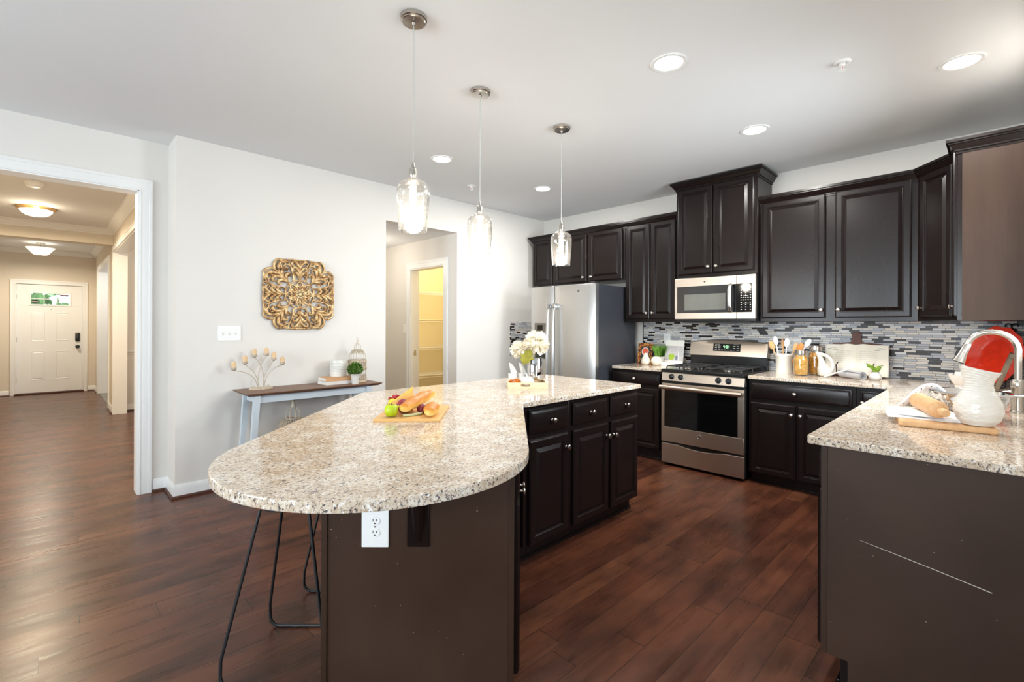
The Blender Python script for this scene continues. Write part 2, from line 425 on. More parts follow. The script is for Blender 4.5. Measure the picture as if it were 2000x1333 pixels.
def clear_glass(name, tint, gloss, wavy=0.0, haze=0.0):
    t = NT(name); t.t.nodes.remove(t.p)
    tr = t.n('ShaderNodeBsdfTransparent'); tr.inputs[0].default_value = tint
    gl = t.n('ShaderNodeBsdfGlossy'); gl.inputs['Roughness'].default_value = .03; gl.inputs['Color'].default_value = (1,1,1,1)
    lw = t.n('ShaderNodeLayerWeight'); lw.inputs['Blend'].default_value = gloss
    mx = t.n('ShaderNodeMixShader'); f = lw.outputs['Facing']
    t.l(t.math('ADD', t.math('MULTIPLY', t.math('POWER', f, 2.0), .75), .05), mx.inputs[0])
    if wavy:
        b = t.n('ShaderNodeBump'); b.inputs['Strength'].default_value = wavy; b.inputs['Distance'].default_value = .004
        vo = t.n('ShaderNodeTexVoronoi', i_Scale=70.0); t.l(t.coord(), vo.inputs['Vector']); t.l(vo.outputs['Distance'], b.inputs['Height'])
        t.l(b.outputs[0], gl.inputs['Normal']); t.l(b.outputs[0], lw.inputs['Normal'])
    body = tr.outputs[0]
    if haze:
        tl = t.n('ShaderNodeBsdfTranslucent'); tl.inputs[0].default_value = (1.0, .97, .93, 1)
        m2 = t.n('ShaderNodeMixShader'); m2.inputs[0].default_value = haze; t.l(tr.outputs[0], m2.inputs[1]); t.l(tl.outputs[0], m2.inputs[2]); body = m2.outputs[0]
    t.l(body, mx.inputs[1]); t.l(gl.outputs[0], mx.inputs[2]); t.l(mx.outputs[0], t.out.inputs['Surface'])
    return t.m
M['glass'] = clear_glass('clear_glass', (.97,.98,.98,1), .35)
M['seeded'] = clear_glass('seeded_glass', (.98,.97,.95,1), .5, .14, .012)
M['bulb'] = emitter('bulb_filament', (1.0,.82,.58,1), 7.0)
M['downlight'] = emitter('downlight_lens', (1.0,.97,.93,1), 5.0)
M['dome'] = emitter('dome_glass_lit', (1.0,.86,.62,1), 5.0)
M['dome2'] = emitter('cone_glass_lit', (1.0,.90,.72,1), 1.1)
M['green_led'] = emitter('green_digits', (.10,1.0,.15,1), .8)
M['blue_led'] = emitter('pale_blue_digits', (.65,.85,1.0,1), 1.2)

def bread():
    t = NT('golden_bread_crust'); tc = t.n('ShaderNodeTexCoord'); sp = t.n('ShaderNodeSeparateXYZ'); t.l(tc.outputs['Generated'], sp.inputs[0])
    f = t.math('ADD', sp.outputs['Z'], t.math('MULTIPLY', t.noise(t.coord((1,1,1)), 18.0, 3), .25))
    t.set(Base_Color=t.ramp(f, [(.30, lin(246,226,156)), (.55, lin(238,186,84)), (.85, lin(200,122,34))]), Roughness=.4)
    return t.m
M['bread'] = bread()
def speckle(name, cols, scale, rough=.5):
    t = NT(name); v = t.n('ShaderNodeTexVoronoi', i_Scale=scale); t.l(t.coord(), v.inputs['Vector'])
    w = t.n('ShaderNodeTexWhiteNoise', noise_dimensions='3D'); t.l(v.outputs['Color'], w.inputs['Vector'])
    k = len(cols); t.set(Base_Color=t.ramp(w.outputs['Value'], [(i/k, c) for i, c in enumerate(cols)], 'CONSTANT'), Roughness=rough); return t.m
M['mosaicframe'] = speckle('amber_mosaic_frame', [lin(206,120,40), lin(60,30,18), lin(226,160,80), lin(150,66,28), lin(30,20,16)], 90)
M['redprint'] = speckle('red_black_print', [lin(150,24,20), lin(40,22,24), lin(206,196,188), lin(186,44,30), lin(70,52,50)], 60)
M['pasta'] = plain('dry_pasta', lin(228,172,74), .5, var=.2, scale=60)
M['pasta2'] = plain('dry_fusilli', lin(206,140,30), .5, var=.35, scale=70)
M['grape'] = plain('red_grape', lin(158,30,40), .25, var=.4, scale=40)
M['plum'] = plain('plum_skin', lin(140,44,56), .35, var=.35, scale=30)
M['lime'] = plain('lime_green', lin(176,196,24), .4, var=.2, scale=30)
M['cheese'] = plain('orange_cheese', lin(240,176,50), .45, var=.1, scale=20)
M['rind'] = plain('cheese_rind', lin(238,186,100), .5, var=.06)
M['stalk'] = plain('pale_stalk', lin(196,206,160), .5, var=.1)
M['gold'] = None
def bronze():
    t = NT('antique_gold_carving'); g = t.n('ShaderNodeNewGeometry')
    f = t.noise(t.coord((1,1,1)), 26.0, 4, .6)
    t.set(Base_Color=t.ramp(f, [(.32, lin(84,58,38)), (.46, lin(178,136,86)), (.66, lin(232,202,150))]), Metallic=.35, Roughness=.38)
    t.bump(t.noise(t.coord(), 120, 3), .15, .004)
    return t.m
M['gold'] = bronze()
def page():
    t = NT('printed_book_page'); tc = t.n('ShaderNodeTexCoord'); sp = t.n('ShaderNodeSeparateXYZ'); t.l(tc.outputs['Object'], sp.inputs[0])
    row = t.math('FRACT', t.math('MULTIPLY', sp.outputs['Z'], 62.0)); ln = t.math('LESS_THAN', row, .4)
    w = t.math('GREATER_THAN', t.noise(t.coord((90, 1, 62)), 1.0, 1), .40)
    ax = t.math('ABSOLUTE', sp.outputs['X'])
    inb = t.math('MULTIPLY', t.math('GREATER_THAN', ax, .03), t.math('LESS_THAN', ax, .145))
    zb = t.math('MULTIPLY', t.math('GREATER_THAN', sp.outputs['Z'], .03), t.math('LESS_THAN', sp.outputs['Z'], .2))
    m = t.math('MULTIPLY', t.math('MULTIPLY', ln, w), t.math('MULTIPLY', inb, zb))
    t.set(Base_Color=t.mix(t.math('MULTIPLY', m, .28), lin(240,232,216), lin(150,140,134)), Roughness=.7); return t.m
M['page'] = page()
def tree_green():
    t = NT('garden_foliage'); f = t.noise(t.coord((1,1,1)), 5.0, 4, .7)
    t.set(Base_Color=t.ramp(f, [(.3, lin(70,110,60)), (.55, lin(120,166,96)), (.75, lin(196,220,170))]), Roughness=.7); return t.m
M['garden'] = tree_green()
# ------------------------------------------------------------ the room
XR, YL, HC = 4.915, 4.38, 2.77          # range wall, picture wall, ceiling
YR, Y2, YF, XB = -0.14, 4.68, -2.6, -3.2  # sink wall, cased-opening wall, patio wall, rear wall
YH, YD = 4.82, 12.66                    # hall start, front-door wall

struct('floor', MB().box(XB-.2, XR+.2, YF-.2, YD+.1, -.1, 0), M['floor'], 'dark reddish brown hand-scraped plank floor through kitchen and hall', 'floor')
struct('floor_tile', MB().box(.74, 2.6, 9.6, 12.64, -.02, .006), M['greytile'], 'grey tile floor in the room beside the entry', 'floor')
struct('ceiling', MB().box(XB-.2, XR+.2, YF-.2, YH, HC, HC+.12), M['ceil'], 'flat white kitchen ceiling with recessed lights', 'ceiling')
HH = 2.73
struct('ceiling_hall', MB().box(-1.3, 4.2, YH, YD+.1, HH, HC+.12), M['ceil'], 'cream hall ceiling lit by dome lamps', 'ceiling')

m = MB(); m.box(.708, 2.487, YL, YL+.12, 0, HC); m.box(3.405, XR+.12, YL, YL+.12, 0, HC); m.box(2.487, 3.405, YL, YL+.12, 2.403, HC)
m.box(.708, .83, YL+.12, Y2+.14, 0, HC)
struct('wall_left', m, M['wall'], 'off-white wall carrying the carved medallion', 'wall')
m = MB(); m.box(XB-.12, -.95, Y2, YH, 0, HC); m.box(.525, .708, Y2, YH, 0, HC); m.box(-.95, .525, Y2, YH, 2.378, HC)
struct('wall_opening', m, M['wall'], 'off-white wall around the white cased opening', 'wall')
struct('wall_back', MB().box(XR, XR+.12, YR-.14, YL, 0, HC), M['wall'], 'off-white wall behind the range and cabinets', 'wall')
m = MB(); WX0, WX1, WZ0, WZ1 = 2.75, 3.95, 1.16, 2.26
m.box(2.0, WX0, YR-.14, YR, 0, HC); m.box(WX1, XR, YR-.14, YR, 0, HC); m.box(WX0, WX1, YR-.14, YR, 0, WZ0); m.box(WX0, WX1, YR-.14, YR, WZ1, HC)
m.box(1.88, 2.0, YF, YR, 0, HC)
struct('wall_right', m, M['wall'], 'off-white wall with the window over the sink', 'wall')
m = MB(); m.box(XB-.12, -.95, YF-.14, YF, 0, HC); m.box(1.35, 2.0, YF-.14, YF, 0, HC); m.box(-.95, 1.35, YF-.14, YF, 2.15, HC)
struct('wall_front', m, M['wall'], 'off-white wall with the glass patio door', 'wall')
m = MB(); 
for a, b in ((YF, -.05), (1.25, 2.25), (3.55, Y2)): m.box(XB-.14, XB, a, b, 0, HC)
for a, b in ((-.05, 1.25), (2.25, 3.55)): m.box(XB-.14, XB, a, b, 0, .8); m.box(XB-.14, XB, a, b, 2.3, HC)
struct('wall_rear', m, M['wall'], 'off-white wall with two windows', 'wall')

def window(name, axis, a0, a1, z0, z1, p, muntins):
    """a white sash in the plane axis = p"""
    def bx(mb, u0, u1, w0, w1, t):
        if axis == 'y': mb.box(u0, u1, p-t, p+t, w0, w1, .004)
        else: mb.box(p-t, p+t, u0, u1, w0, w1, .004)
    f = MB(); k = .05
    bx(f, a0, a0+k, z0, z1, .03); bx(f, a1-k, a1, z0, z1, .03); bx(f, a0, a1, z0, z0+k, .03); bx(f, a0, a1, z1-k, z1, .03)
    for i in range(1, muntins+1):
        u = a0+(a1-a0)*i/(muntins+1); bx(f, u-.02, u+.02, z0, z1, .02)
    bx(f, a0, a1, (z0+z1)/2-.02, (z0+z1)/2+.02, .02)
    o = struct(name, f, M['trim'])
    g = MB(); bx(g, a0+.02, a1-.02, z0+.02, z1-.02, .003); g.build('pane', M['glass'], o, 0)
    return o
window('window_1', 'y', WX0, WX1, WZ0, WZ1, YR-.08, 1)
window('window_2', 'x', -.05, 1.25, .8, 2.3, XB-.08, 1)
window('window_3', 'x', 2.25, 3.55, .8, 2.3, XB-.08, 1)
window('door_2', 'y', -.95, 1.35, .02, 2.15, YF-.08, 1)

# baseboards with a dark shoe molding
def baseboard(name, path, mat=None, h=.10):
    b = MB().sweep(path, [(0, 0.012), (.014, .012), (.014, h-.03), (.010, h-.012), (.006, h), (0, h)])
    o = struct(name, b, mat or M['trim'])
    s = MB().sweep(path, [(0, 0), (.030, 0), (.029, .010), (.024, .017), (.014, .02), (0, .02)])
    s.build('shoe_molding', M['shoe'], o)
    return o
baseboard('baseboard_left', [(.609, Y2), (.708, Y2), (.708, YL), (2.487, YL)])
baseboard('baseboard_left_far', [(3.405, YL), (4.06, YL)])

# cased opening to the hall: jamb lining and casing
J = M['trim']
m = MB(); m.box(.509, .527, Y2-.005, YH+.005, 0, 2.38, .002); m.box(-.952, -.934, Y2-.005, YH+.005, 0, 2.38, .002); m.box(-.952, .527, Y2-.005, YH+.005, 2.362, 2.38, .002)
struct('trim_1', m, J)
def casing_profile_y(mb, x0, x1, z1, y, w=.083, side=-1):
    """flat casing with a raised back band around an opening in a wall facing -y"""
    for (a0, a1, b0, b1) in ((x1, x1+w, 0, z1+w), (x0-w, x0, 0, z1+w), (x0, x1, z1, z1+w)):
        mb.box(a0, a1, y, y+side*.015, b0, b1)
    mb.box(x1+w-.02, x1+w+.002, y, y+side*.022, 0, z1+w+.002, .004); mb.box(x0-w-.002, x0-w+.02, y, y+side*.022, 0, z1+w+.002, .004); mb.box(x0-w+.02, x1+w-.02, y, y+side*.0218, z1+w-.02, z1+w+.0015)
    mb.box(x1+.006, x1+.014, y, y+side*.019, 0, z1+.006, .002); mb.box(x0-.014, x0-.006, y, y+side*.019, 0, z1+.006, .002); mb.box(x0-.0055, x1+.0055, y, y+side*.0188, z1+.0065, z1+.014)
m = MB(); casing_profile_y(m, -.934, .518, 2.372, Y2); struct('trim_2', m, J)
# threshold shadow strip is left out: the planks run straight through

# ---- hall
HX = .72
m = MB(); m.box(HX, HX+.15, YH, 6.0, 0, HC); m.box(HX, HX+.15, 6.0, 9.06, 2.39, HC); m.box(HX, HX+.15, 9.06, 9.80, 0, HC); m.box(HX, HX+.15, 9.80, 12.0, 2.34, HC); m.box(HX, HX+.15, 12.0, YD, 0, HC)
struct('wall_hall_right', m, M['hallwall'], 'beige hall wall with two tall openings', 'wall')
struct('wall_hall_left', MB().box(-1.3, -1.15, YH, YD, 0, HC), M['hallwall'], 'beige wall along the other side of the hall', 'wall')
D0, D1, DZ = -.378, .519, 2.07
m = MB(); m.box(-1.3, D0-.02, YD, YD+.15, 0, HC); m.box(D1+.02, 2.6, YD, YD+.15, 0, HC); m.box(D0-.02, D1+.02, YD, YD+.15, DZ+.02, HC)
struct('wall_entry', m, M['hallwall'], 'beige wall around the white front door', 'wall')
m = MB(); m.box(HX+.15, 2.4, 9.31, 9.43, 0, HC)
struct('wall_dining', m, M['wall'], 'pale dining room wall with a white chair rail', 'wall')
struct('wall_dining_side', MB().box(2.3, 2.42, YH, 9.31, 0, HC), M['wall'])
m = MB(); m.box(2.48, 2.6, 9.43, YD, 0, HC); struct('wall_side_room', m, M['wall'])
struct('beam', MB().box(-1.15, HX, 9.19, 9.40, 2.50, HC, .004), M['hallwall'], 'beige dropped beam across the hall ceiling', 'beam')
CP = [(0, HH-.085), (.010, HH-.083), (.014, HH-.070), (.028, HH-.062), (.055, HH-.030), (.068, HH-.022), (.078, HH-.012), (.09, HH-.009), (.09, HH), (0, HH)]
CP = [(o, z) for o, z in CP]
struct('trim_3', MB().sweep([(-1.15, 4.9), (-1.15, 9.19), (HX, 9.19), (HX, 4.9)], CP), J)
struct('trim_4', MB().sweep([(-1.15, 9.40), (-1.15, YD), (HX, YD), (HX, 9.40)], CP), J)
# openings in the hall wall: linings and casings
m = MB(); m.box(HX-.004, HX+.154, 9.045, 9.062, 0, 2.392, .002); m.box(HX-.004, HX+.154, 6.0, 9.06, 2.375, 2.392, .002); m.box(HX-.004, HX+.154, 5.998, 6.015, 0, 2.392, .002)
struct('trim_5', m, J)
m = MB(); m.box(HX-.016, HX, 9.06, 9.13, 0, 2.46); m.box(HX-.0165, HX, 5.93, 9.06, 2.388, 2.46); m.box(HX-.022, HX, 5.93, 9.132, 2.445, 2.462, .003); m.box(HX-.022, HX, 5.93, 9.1, 2.386, 2.398, .003)
struct('trim_6', m, J)
m = MB(); m.box(HX-.004, HX+.20, 11.985, 12.002, 0, 2.342, .002); m.box(HX-.004, HX+.154, 9.8, 12.0, 2.325, 2.342, .002)
struct('trim_7', m, J)
m = MB(); m.box(HX-.016, HX, 9.735, 12.07, 2.338, 2.41); m.box(HX-.0165, HX, 12.0, 12.068, 0, 2.338); m.box(HX-.0165, HX, 9.737, 9.80, 0, 2.338)
struct('trim_8', m, J)
m = MB(); m.sweep([(HX+.15, 9.31), (2.3, 9.31)], [(0, .86), (.012, .865), (.016, .885), (.03, .905), (.03, .925), (.012, .93), (0, .93)])
struct('trim_9', m, J)
baseboard('baseboard_hall', [(HX, 12.0), (HX, 9.80)][::1] if False else [(HX, 9.73), (HX, 9.13)])
baseboard('baseboard_dining', [(HX+.15, 9.31), (2.3, 9.31)])
baseboard('baseboard_entry', [(D1+.09, YD), (HX, YD), (HX, 12.07)])
baseboard('baseboard_entry_left', [(-1.15, YD), (D0-.09, YD)])

# front door with casing
m = MB()
for a in ((D0-.022, D0-.002, 0, DZ+.022), (D1+.002, D1+.022, 0, DZ+.022), (D0-.002, D1+.002, DZ+.002, DZ+.022)): m.box(a[0], a[1], YD+.002, YD+.14, a[2], a[3])
casing_profile_y(m, D0-.006, D1+.006, DZ+.006, YD, .075); struct('trim_10', m, J)
def front_door():
    fm = MB(); W = D1-D0; gx0, gx1, gz0, gz1 = -.195-D0, .345-D0, 1.69, 1.915
    fm.box(0, W, 0, .045, .03, gz0-.02, .002); fm.box(0, W, 0, .045, gz1+.02, DZ, .002); fm.box(0, gx0-.02, 0, .045, gz0-.02, gz1+.02); fm.box(gx1+.02, W, 0, .045, gz0-.02, gz1+.02)
    d = struct('door_1', fm, M['trim'], 'white front door with a small grid window', 'door'); d.location = (D0, YD+.02, 0)
    for px in (.190, .525):
        for z0, z1 in ((1.005, 1.545), (.27, .81)):
            p = MB().rings(px, px+.185, z0, z1, [(0, .001), (.006, .007), (.016, .001), (.024, .001), (.034, .006)])
            p.build('door_panel', M['trim'], d)
    g = MB(); g.box(gx0-.02, gx1+.02, -.012, .0, gz0-.02, gz0+.006, .003); g.box(gx0-.02, gx1+.02, -.012, .0, gz1-.006, gz1+.02, .003); g.box(gx0-.02, gx0+.006, -.012, 0, gz0, gz1, .003); g.box(gx1-.006, gx1+.02, -.012, 0, gz0, gz1, .003)
    for k in (1, 2): u = gx0+(gx1-gx0)*k/3; g.box(u-.006, u+.006, -.002, .012, gz0, gz1)
    g.box(gx0, gx1, -.002, .012, (gz0+gz1)/2-.006, (gz0+gz1)/2+.006)
    g.build('window_grid', M['trim'], d)
    MB().box(gx0-.01, gx1+.01, .016, .022, gz0-.01, gz1+.01).build('pane', M['glass'], d, 0)
    st = MB(); st.lathe([(0, 0), (.046, 0), (.046, .002), (0, .002)], (gx0+.06, -.001, gz0+.055), 20, RX(90) @ Matrix.Diagonal((1, .78, 1, 1))); s1 = st.build('window_sticker', M['slot'], d)
    MB().box(gx0+.02, gx0+.10, -.005, -.003, gz0+.048, gz0+.062).build('sticker_band', M['paper'], s1)
    MB().box(gx1-.14, gx1-.02, .010, .013, gz1-.055, gz1-.022).build('window_sticker', M['darkwood'], d)
    k = MB(); k.box(.800, .868, -.03, 0, .985, 1.155, .022, 3); k.build('lock_keypad', M['black'], d)
    k = MB(); k.lathe([(0, 0), (.034, 0), (.034, .008), (.012, .012), (.012, .035), (.028, .042), (.032, .055), (.026, .068), (0, .072)], (.834, 0, .885), 20, RX(90)); k.build('knob', M['black'], d)
    for z in (.28, 1.03, 1.84): MB().box(-.010, .004, -.012, .0, z-.045, z+.045, .003).build('hinge', M['nickel'], d)
    MB().lathe([(0, 0), (.006, 0), (.006, .006), (0, .008)], (.46, 0, 1.60), 10, RX(90)).build('peephole', M['slot'], d)
    MB().box(-.03, W+.03, -.06, .06, 0, .028, .006).build('threshold', M['shoe'], d)
    return d
front_door()
# outside the front door
struct('porch_ground', MB().box(-12, 12, YD+.16, YD+26, -.25, -.1), M['concrete'])
def garden_tree(name, x, y, h, r, seed, label):
    rnd = random.Random(seed); t = thing(name, label, 'tree', (x, y, -.1), 0, 'trees outside the front door')
    MB().tube([(0,0,0), (.05,0,h*.5), (0,.05,h*.85)], [.14,.10,.05], 10).build('trunk', M['darkwood'], t)
    c = MB()
    for k in range(900):
        a, b, q = rnd.uniform(0, 2*PI), rnd.uniform(-1, 1), rnd.uniform(.55, 1)
        s = math.sqrt(1-b*b); p = Vector((r*q*s*math.cos(a), r*q*s*math.sin(a), h*.62+r*1.05*q*b))
        n0 = c.mark(); z = rnd.uniform(.10, .2)
        c.raw([(-z,0,-z*.5),(z,0,-z*.5),(z*.8,.05,z*.5),(-z*.8,.05,z*.5)], [(0,1,2,3)])
        c.xf(n0, T(*p) @ Matrix.Rotation(rnd.uniform(0, 6.3), 4, Vector((rnd.uniform(-1,1), rnd.uniform(-1,1), rnd.uniform(-1,1))).normalized()))
    c.build('crown', M['garden'], t, 0)
garden_tree('garden_tree', -1.3, YD+7, 4.6, 2.0, 3, 'leafy green tree seen through the door window, on its left')
garden_tree('garden_tree', 2.7, YD+9.0, 4.8, 2.1, 4, 'leafy green tree seen through the door window, on its right')

# ---- nook and pantry behind the picture wall
m = MB(); m.box(3.41, 3.53, YL+.12, 4.63, 0, 2.45); m.box(3.41, 3.53, 5.36, 6.6, 0, 2.45); m.box(3.41, 3.53, 4.63, 5.36, 2.06, 2.45)
struct('wall_nook_right', m, M['wall'], 'off-white side wall of the nook with the pantry doorway', 'wall')
struct('wall_nook_left', MB().box(2.36, 2.484, YL+.12, 6.6, 0, 2.45), M['wall'])
struct('wall_nook_back', MB().box(2.36, 5.1, 6.5, 6.62, 0, HC), M['pantrywall'], 'cream rear wall of the pantry', 'wall')
struct('wall_pantry', MB().box(4.98, 5.1, YL+.12, 6.5, 0, HC), M['pantrywall'])
struct('wall_pantry_front', MB().box(3.53, 4.98, YL+.12, YL+.16, 0, 2.7), M['pantrywall'])
struct('ceiling_nook', MB().box(2.484, 3.41, YL+.12, 6.5, 2.405, 2.5), M['ceil'])
struct('ceiling_pantry', MB().box(3.53, 4.98, YL+.12, 6.5, 2.62, 2.72), M['pantrywall'])
m = MB(); m.box(3.405, 3.535, 4.622, 4.638, 0, 2.062, .002); m.box(3.405, 3.535, 5.352, 5.368, 0, 2.062, .002); m.box(3.405, 3.535, 4.63, 5.36, 2.046, 2.062, .002)
struct('trim_11', m, J)
m = MB()
for a0, a1, b0, b1 in ((4.553, 4.63, 0, 2.135), (5.36, 5.437, 0, 2.135), (4.63, 5.36, 2.058, 2.135)): m.box(3.394, 3.41, a0, a1, b0, b1)
m.box(3.388, 3.41, 4.551, 4.573, 0, 2.137, .003); m.box(3.388, 3.41, 5.417, 5.439, 0, 2.137, .003); m.box(3.3885, 3.41, 4.574, 5.416, 2.115, 2.1365)
st = struct('trim_12', m, J)
MB().box(3.45, 3.485, 5.348, 5.353, .93, 1.0, .001).build('strike_plate', M['nickel'], st)
def wire_shelf(z, label):
    s = MB()
    for k in range(14): s.tube([(0, -.012*0-.03*k, 0), (1.44, -.03*k, 0)], .0025, 6)
    for k in range(25): s.tube([(.03+.0575*k, 0, .004), (.03+.0575*k, -.40, .004)], .002, 5)
    s.tube([(0, -.40, -.03), (1.44, -.40, -.03)], .004, 6); s.tube([(0, -.40, 0), (1.44, -.40, 0)], .004, 6)
    for k in range(25): s.tube([(.03+.0575*k, -.40, .003), (.03+.0575*k, -.40, -.03)], .002, 5)
    t = thing('wire_shelf', label, 'shelf', (3.535, 6.495, z), 0, 'wire shelves in the pantry'); s.build('wire_grid', M['white'], t)
    for cx_ in (.02, .70): MB().box(cx_, cx_+.04, -.01, .004, -.02, .01, .002).build('wall_clip', M['white'], t)
for z, w in ((1.83, 'topmost white wire shelf in the cream pantry'), (1.41, 'second white wire shelf from the top in the pantry'), (.985, 'third white wire shelf from the top in the pantry'), (.56, 'lowest visible white wire shelf in the pantry')): wire_shelf(z, w)
pl = bpy.data.lights.new('pantry_fill', 'POINT'); pl.energy = 40; pl.color = (1.0, .84, .54); pl.shadow_soft_size = .12
o = bpy.data.objects.new('pantry_fill', pl); COL.objects.link(o); o.location = (4.25, 5.35, 2.45)  # bare point light added to brighten the pantry, no fixture behind it
# ------------------------------------------------------------ cabinets
DOOR = [(0, .012), (.003, .0165), (.008, .018), (.010, .0205), (.043, .0205), (.046, .0165), (.049, .0165), (.052, .0105), (.055, .0095), (.078, .0195), (.080, .0195)]
DRAW = [(0, .011), (.003, .0145), (.006, .015), (.010, .0165), (.024, .0205)]
KNOB = [(0, 0), (.009, 0), (.009, .0025), (.0055, .005), (.005, .016), (.009, .020), (.0145, .023), (.0155, .027), (.013, .031), (.007, .033), (0, .0335)]
def knob_mesh(x, y, z): return MB().lathe(KNOB, (x, y, z), 20, RX(90))
def cabinet(name, label, loc, rz, W, D, z0, z1, fronts, toe=0.0, group=None, side_panel=None, mat=None, kn=True):
    """a cabinet box with its face in the plane y = 0 (facing -y); fronts: (kind, x0, x1, z0, z1, knob x or None, knob z)"""
    mat = mat or M['cabinet']
    t = thing(name, label, 'cabinet', loc, rz, group)
    b = MB(); b.box(0, W, 0, D, z0+toe, z1, .0015)
    if toe: b.box(.0, W, .06, D, z0, z0+toe)
    b.build('carcass', mat, t)
    if toe: 
        MB().box(.0, W, .045, .0605, z0, z0+.018, .004).build('shoe_molding', mat, t)
    for kind, x0, x1, a0, a1, kx, kz in fronts:
        p = MB().rings(x0, x1, a0, a1, DOOR if kind == 'door' else DRAW)
        p.xf(0, T(0, -.0015, 0)); f = p.build(kind, mat, t, 22)
        if kx is not None: knob_mesh(kx, -.020, kz).build('knob' if kind == 'door' else 'knob', M['nickel'], f)
    return t
CROWN = [(0, 0), (.007, 0), (.007, .014), (.015, .015), (.015, .024), (.021, .030), (.036, .054), (.042, .057), (.042, .066), (.052, .067), (.052, .085), (0, .085)]
def crown(t, path, z, s=1.0, cls=False):
    MB().sweep(path, [(o*s, z+h*s) for o, h in CROWN]).build('crown_molding', M['cabinet'], t)
def lightrail(t, x0, x1, y, z):
    MB().box(x0, x1, y, y+.02, z-.012, z, .002).build('bottom_rail', M['cabinet'], t)

UZ0, UZ1, UF = 1.372, 2.435, 4.585     # wall cabinets: bottom, top, face plane
KZ = UZ0+.075
# over the refrigerator (three doors)
Y0 = 4.275
f = lambda y: Y0-y
t = cabinet('refrigerator_wall_cabinet', 'short dark wall cabinet with three doors above the refrigerator', (UF, Y0, 0), -90, Y0-2.883, .33, 1.84, UZ1,
    [('door', f(4.262), f(3.945), 1.853, 2.425, None, 0), ('door', f(3.895), f(3.402), 1.853, 2.425, f(3.44), 1.905), ('door', f(3.365), f(2.912), 1.853, 2.425, f(3.325), 1.905)])
crown(t, [(0, .33), (0, 0), (Y0-2.883, 0)], UZ1-.035)
Y0 = 2.88; f = lambda y: Y0-y
t = cabinet('narrow_wall_cabinet', 'dark two-door wall cabinet between refrigerator and microwave', (UF, Y0, 0), -90, Y0-2.262, .33, UZ0, UZ1,
    [('door', f(2.857), f(2.577), UZ0+.03, 2.425, f(2.605), KZ+.02), ('door', f(2.566), f(2.285), UZ0+.03, 2.425, f(2.535), KZ+.02)])
crown(t, [(0, 0), (Y0-2.262, 0)], UZ1-.035)
Y0 = 2.258; f = lambda y: Y0-y
t = cabinet('microwave_wall_cabinet', 'tall raised dark two-door cabinet above the microwave', (4.535, Y0, 0), -90, Y0-1.494, .38, 1.805, 2.70,
    [('door', f(2.236), f(1.893), 1.835, 2.68, f(1.925), 1.90), ('door', f(1.882), f(1.522), 1.835, 2.68, f(1.850), 1.90)])
crown(t, [(0, .38), (0, 0), (Y0-1.494, 0), (Y0-1.494, .38)], 2.672)
Y0 = 1.490; f = lambda y: Y0-y
t = cabinet('double_wall_cabinet', 'wide dark wall cabinet with two broad doors right of the microwave', (UF, Y0, 0), -90, Y0-.470, .33, UZ0, UZ1,
    [('door', f(1.465), f(.985), UZ0+.03, 2.425, f(1.010), KZ+.02), ('door', f(.918), f(.441), UZ0+.03, 2.425, f(.892), KZ+.02)])
# the pair's right stile runs on to the corner unit
crown(t, [(0, 0), (Y0-.405, 0), (Y0-.405+.001*.6347, -.001*.7727)], UZ1-.035)
MB().box(Y0-.472, Y0-.405, 0, .30, UZ0, UZ1, .001).build('corner_stile', M['cabinet'], t)
# diagonal corner unit
DX0, DY0 = UF, .405
DX1, DY1 = 4.305, .175
L = math.hypot(DX0-DX1, DY0-DY1); ang = math.degrees(math.atan2(DY1-DY0, DX1-DX0))
t = thing('corner_wall_cabinet', 'dark diagonal single-door wall cabinet in the corner', 'cabinet', (DX0, DY0, 0), ang)
inv = Matrix.Rotation(-rad(ang), 4, 'Z') @ T(-DX0, -DY0, 0)
poly = [tuple((inv @ Vector((x, y, 0)))[:2]) for x, y in ((DX0, DY0), (DX1, DY1), (DX1, YR), (XR, YR), (XR, DY0))]
MB().prism(poly, UZ0, UZ1).build('carcass', M['cabinet'], t)
p = MB().rings(.035, L-.035, UZ0+.03, 2.425, DOOR).xf(0, T(0, -.0015, 0)).build('door', M['cabinet'], t, 22)
knob_mesh(.060, -.02, KZ+.02).build('knob', M['nickel'], p)
crown(t, [(-.001*.6347, -.001*.7727), (0, 0), (L, 0)], UZ1-.035)
# end unit on the sink wall, its brown side towards the camera
EX0, EX1 = 4.045, 4.302
t = cabinet('end_wall_cabinet', 'dark wall cabinet at the sink wall showing its brown side panel', (EX1, .172, 0), 180, EX1-EX0, .172-YR, UZ0, UZ1,
    [('door', .012, EX1-EX0-.012, UZ0+.03, 2.425, .04, KZ+.02)])
s = MB(); s.box(EX1-EX0, EX1-EX0+.004, .022, .172-YR, UZ0, UZ1-.03); s.build('side_panel', M['panel'], t)
crown(t, [(0, 0), (EX1-EX0, 0), (EX1-EX0, .172-YR)], UZ1-.03)

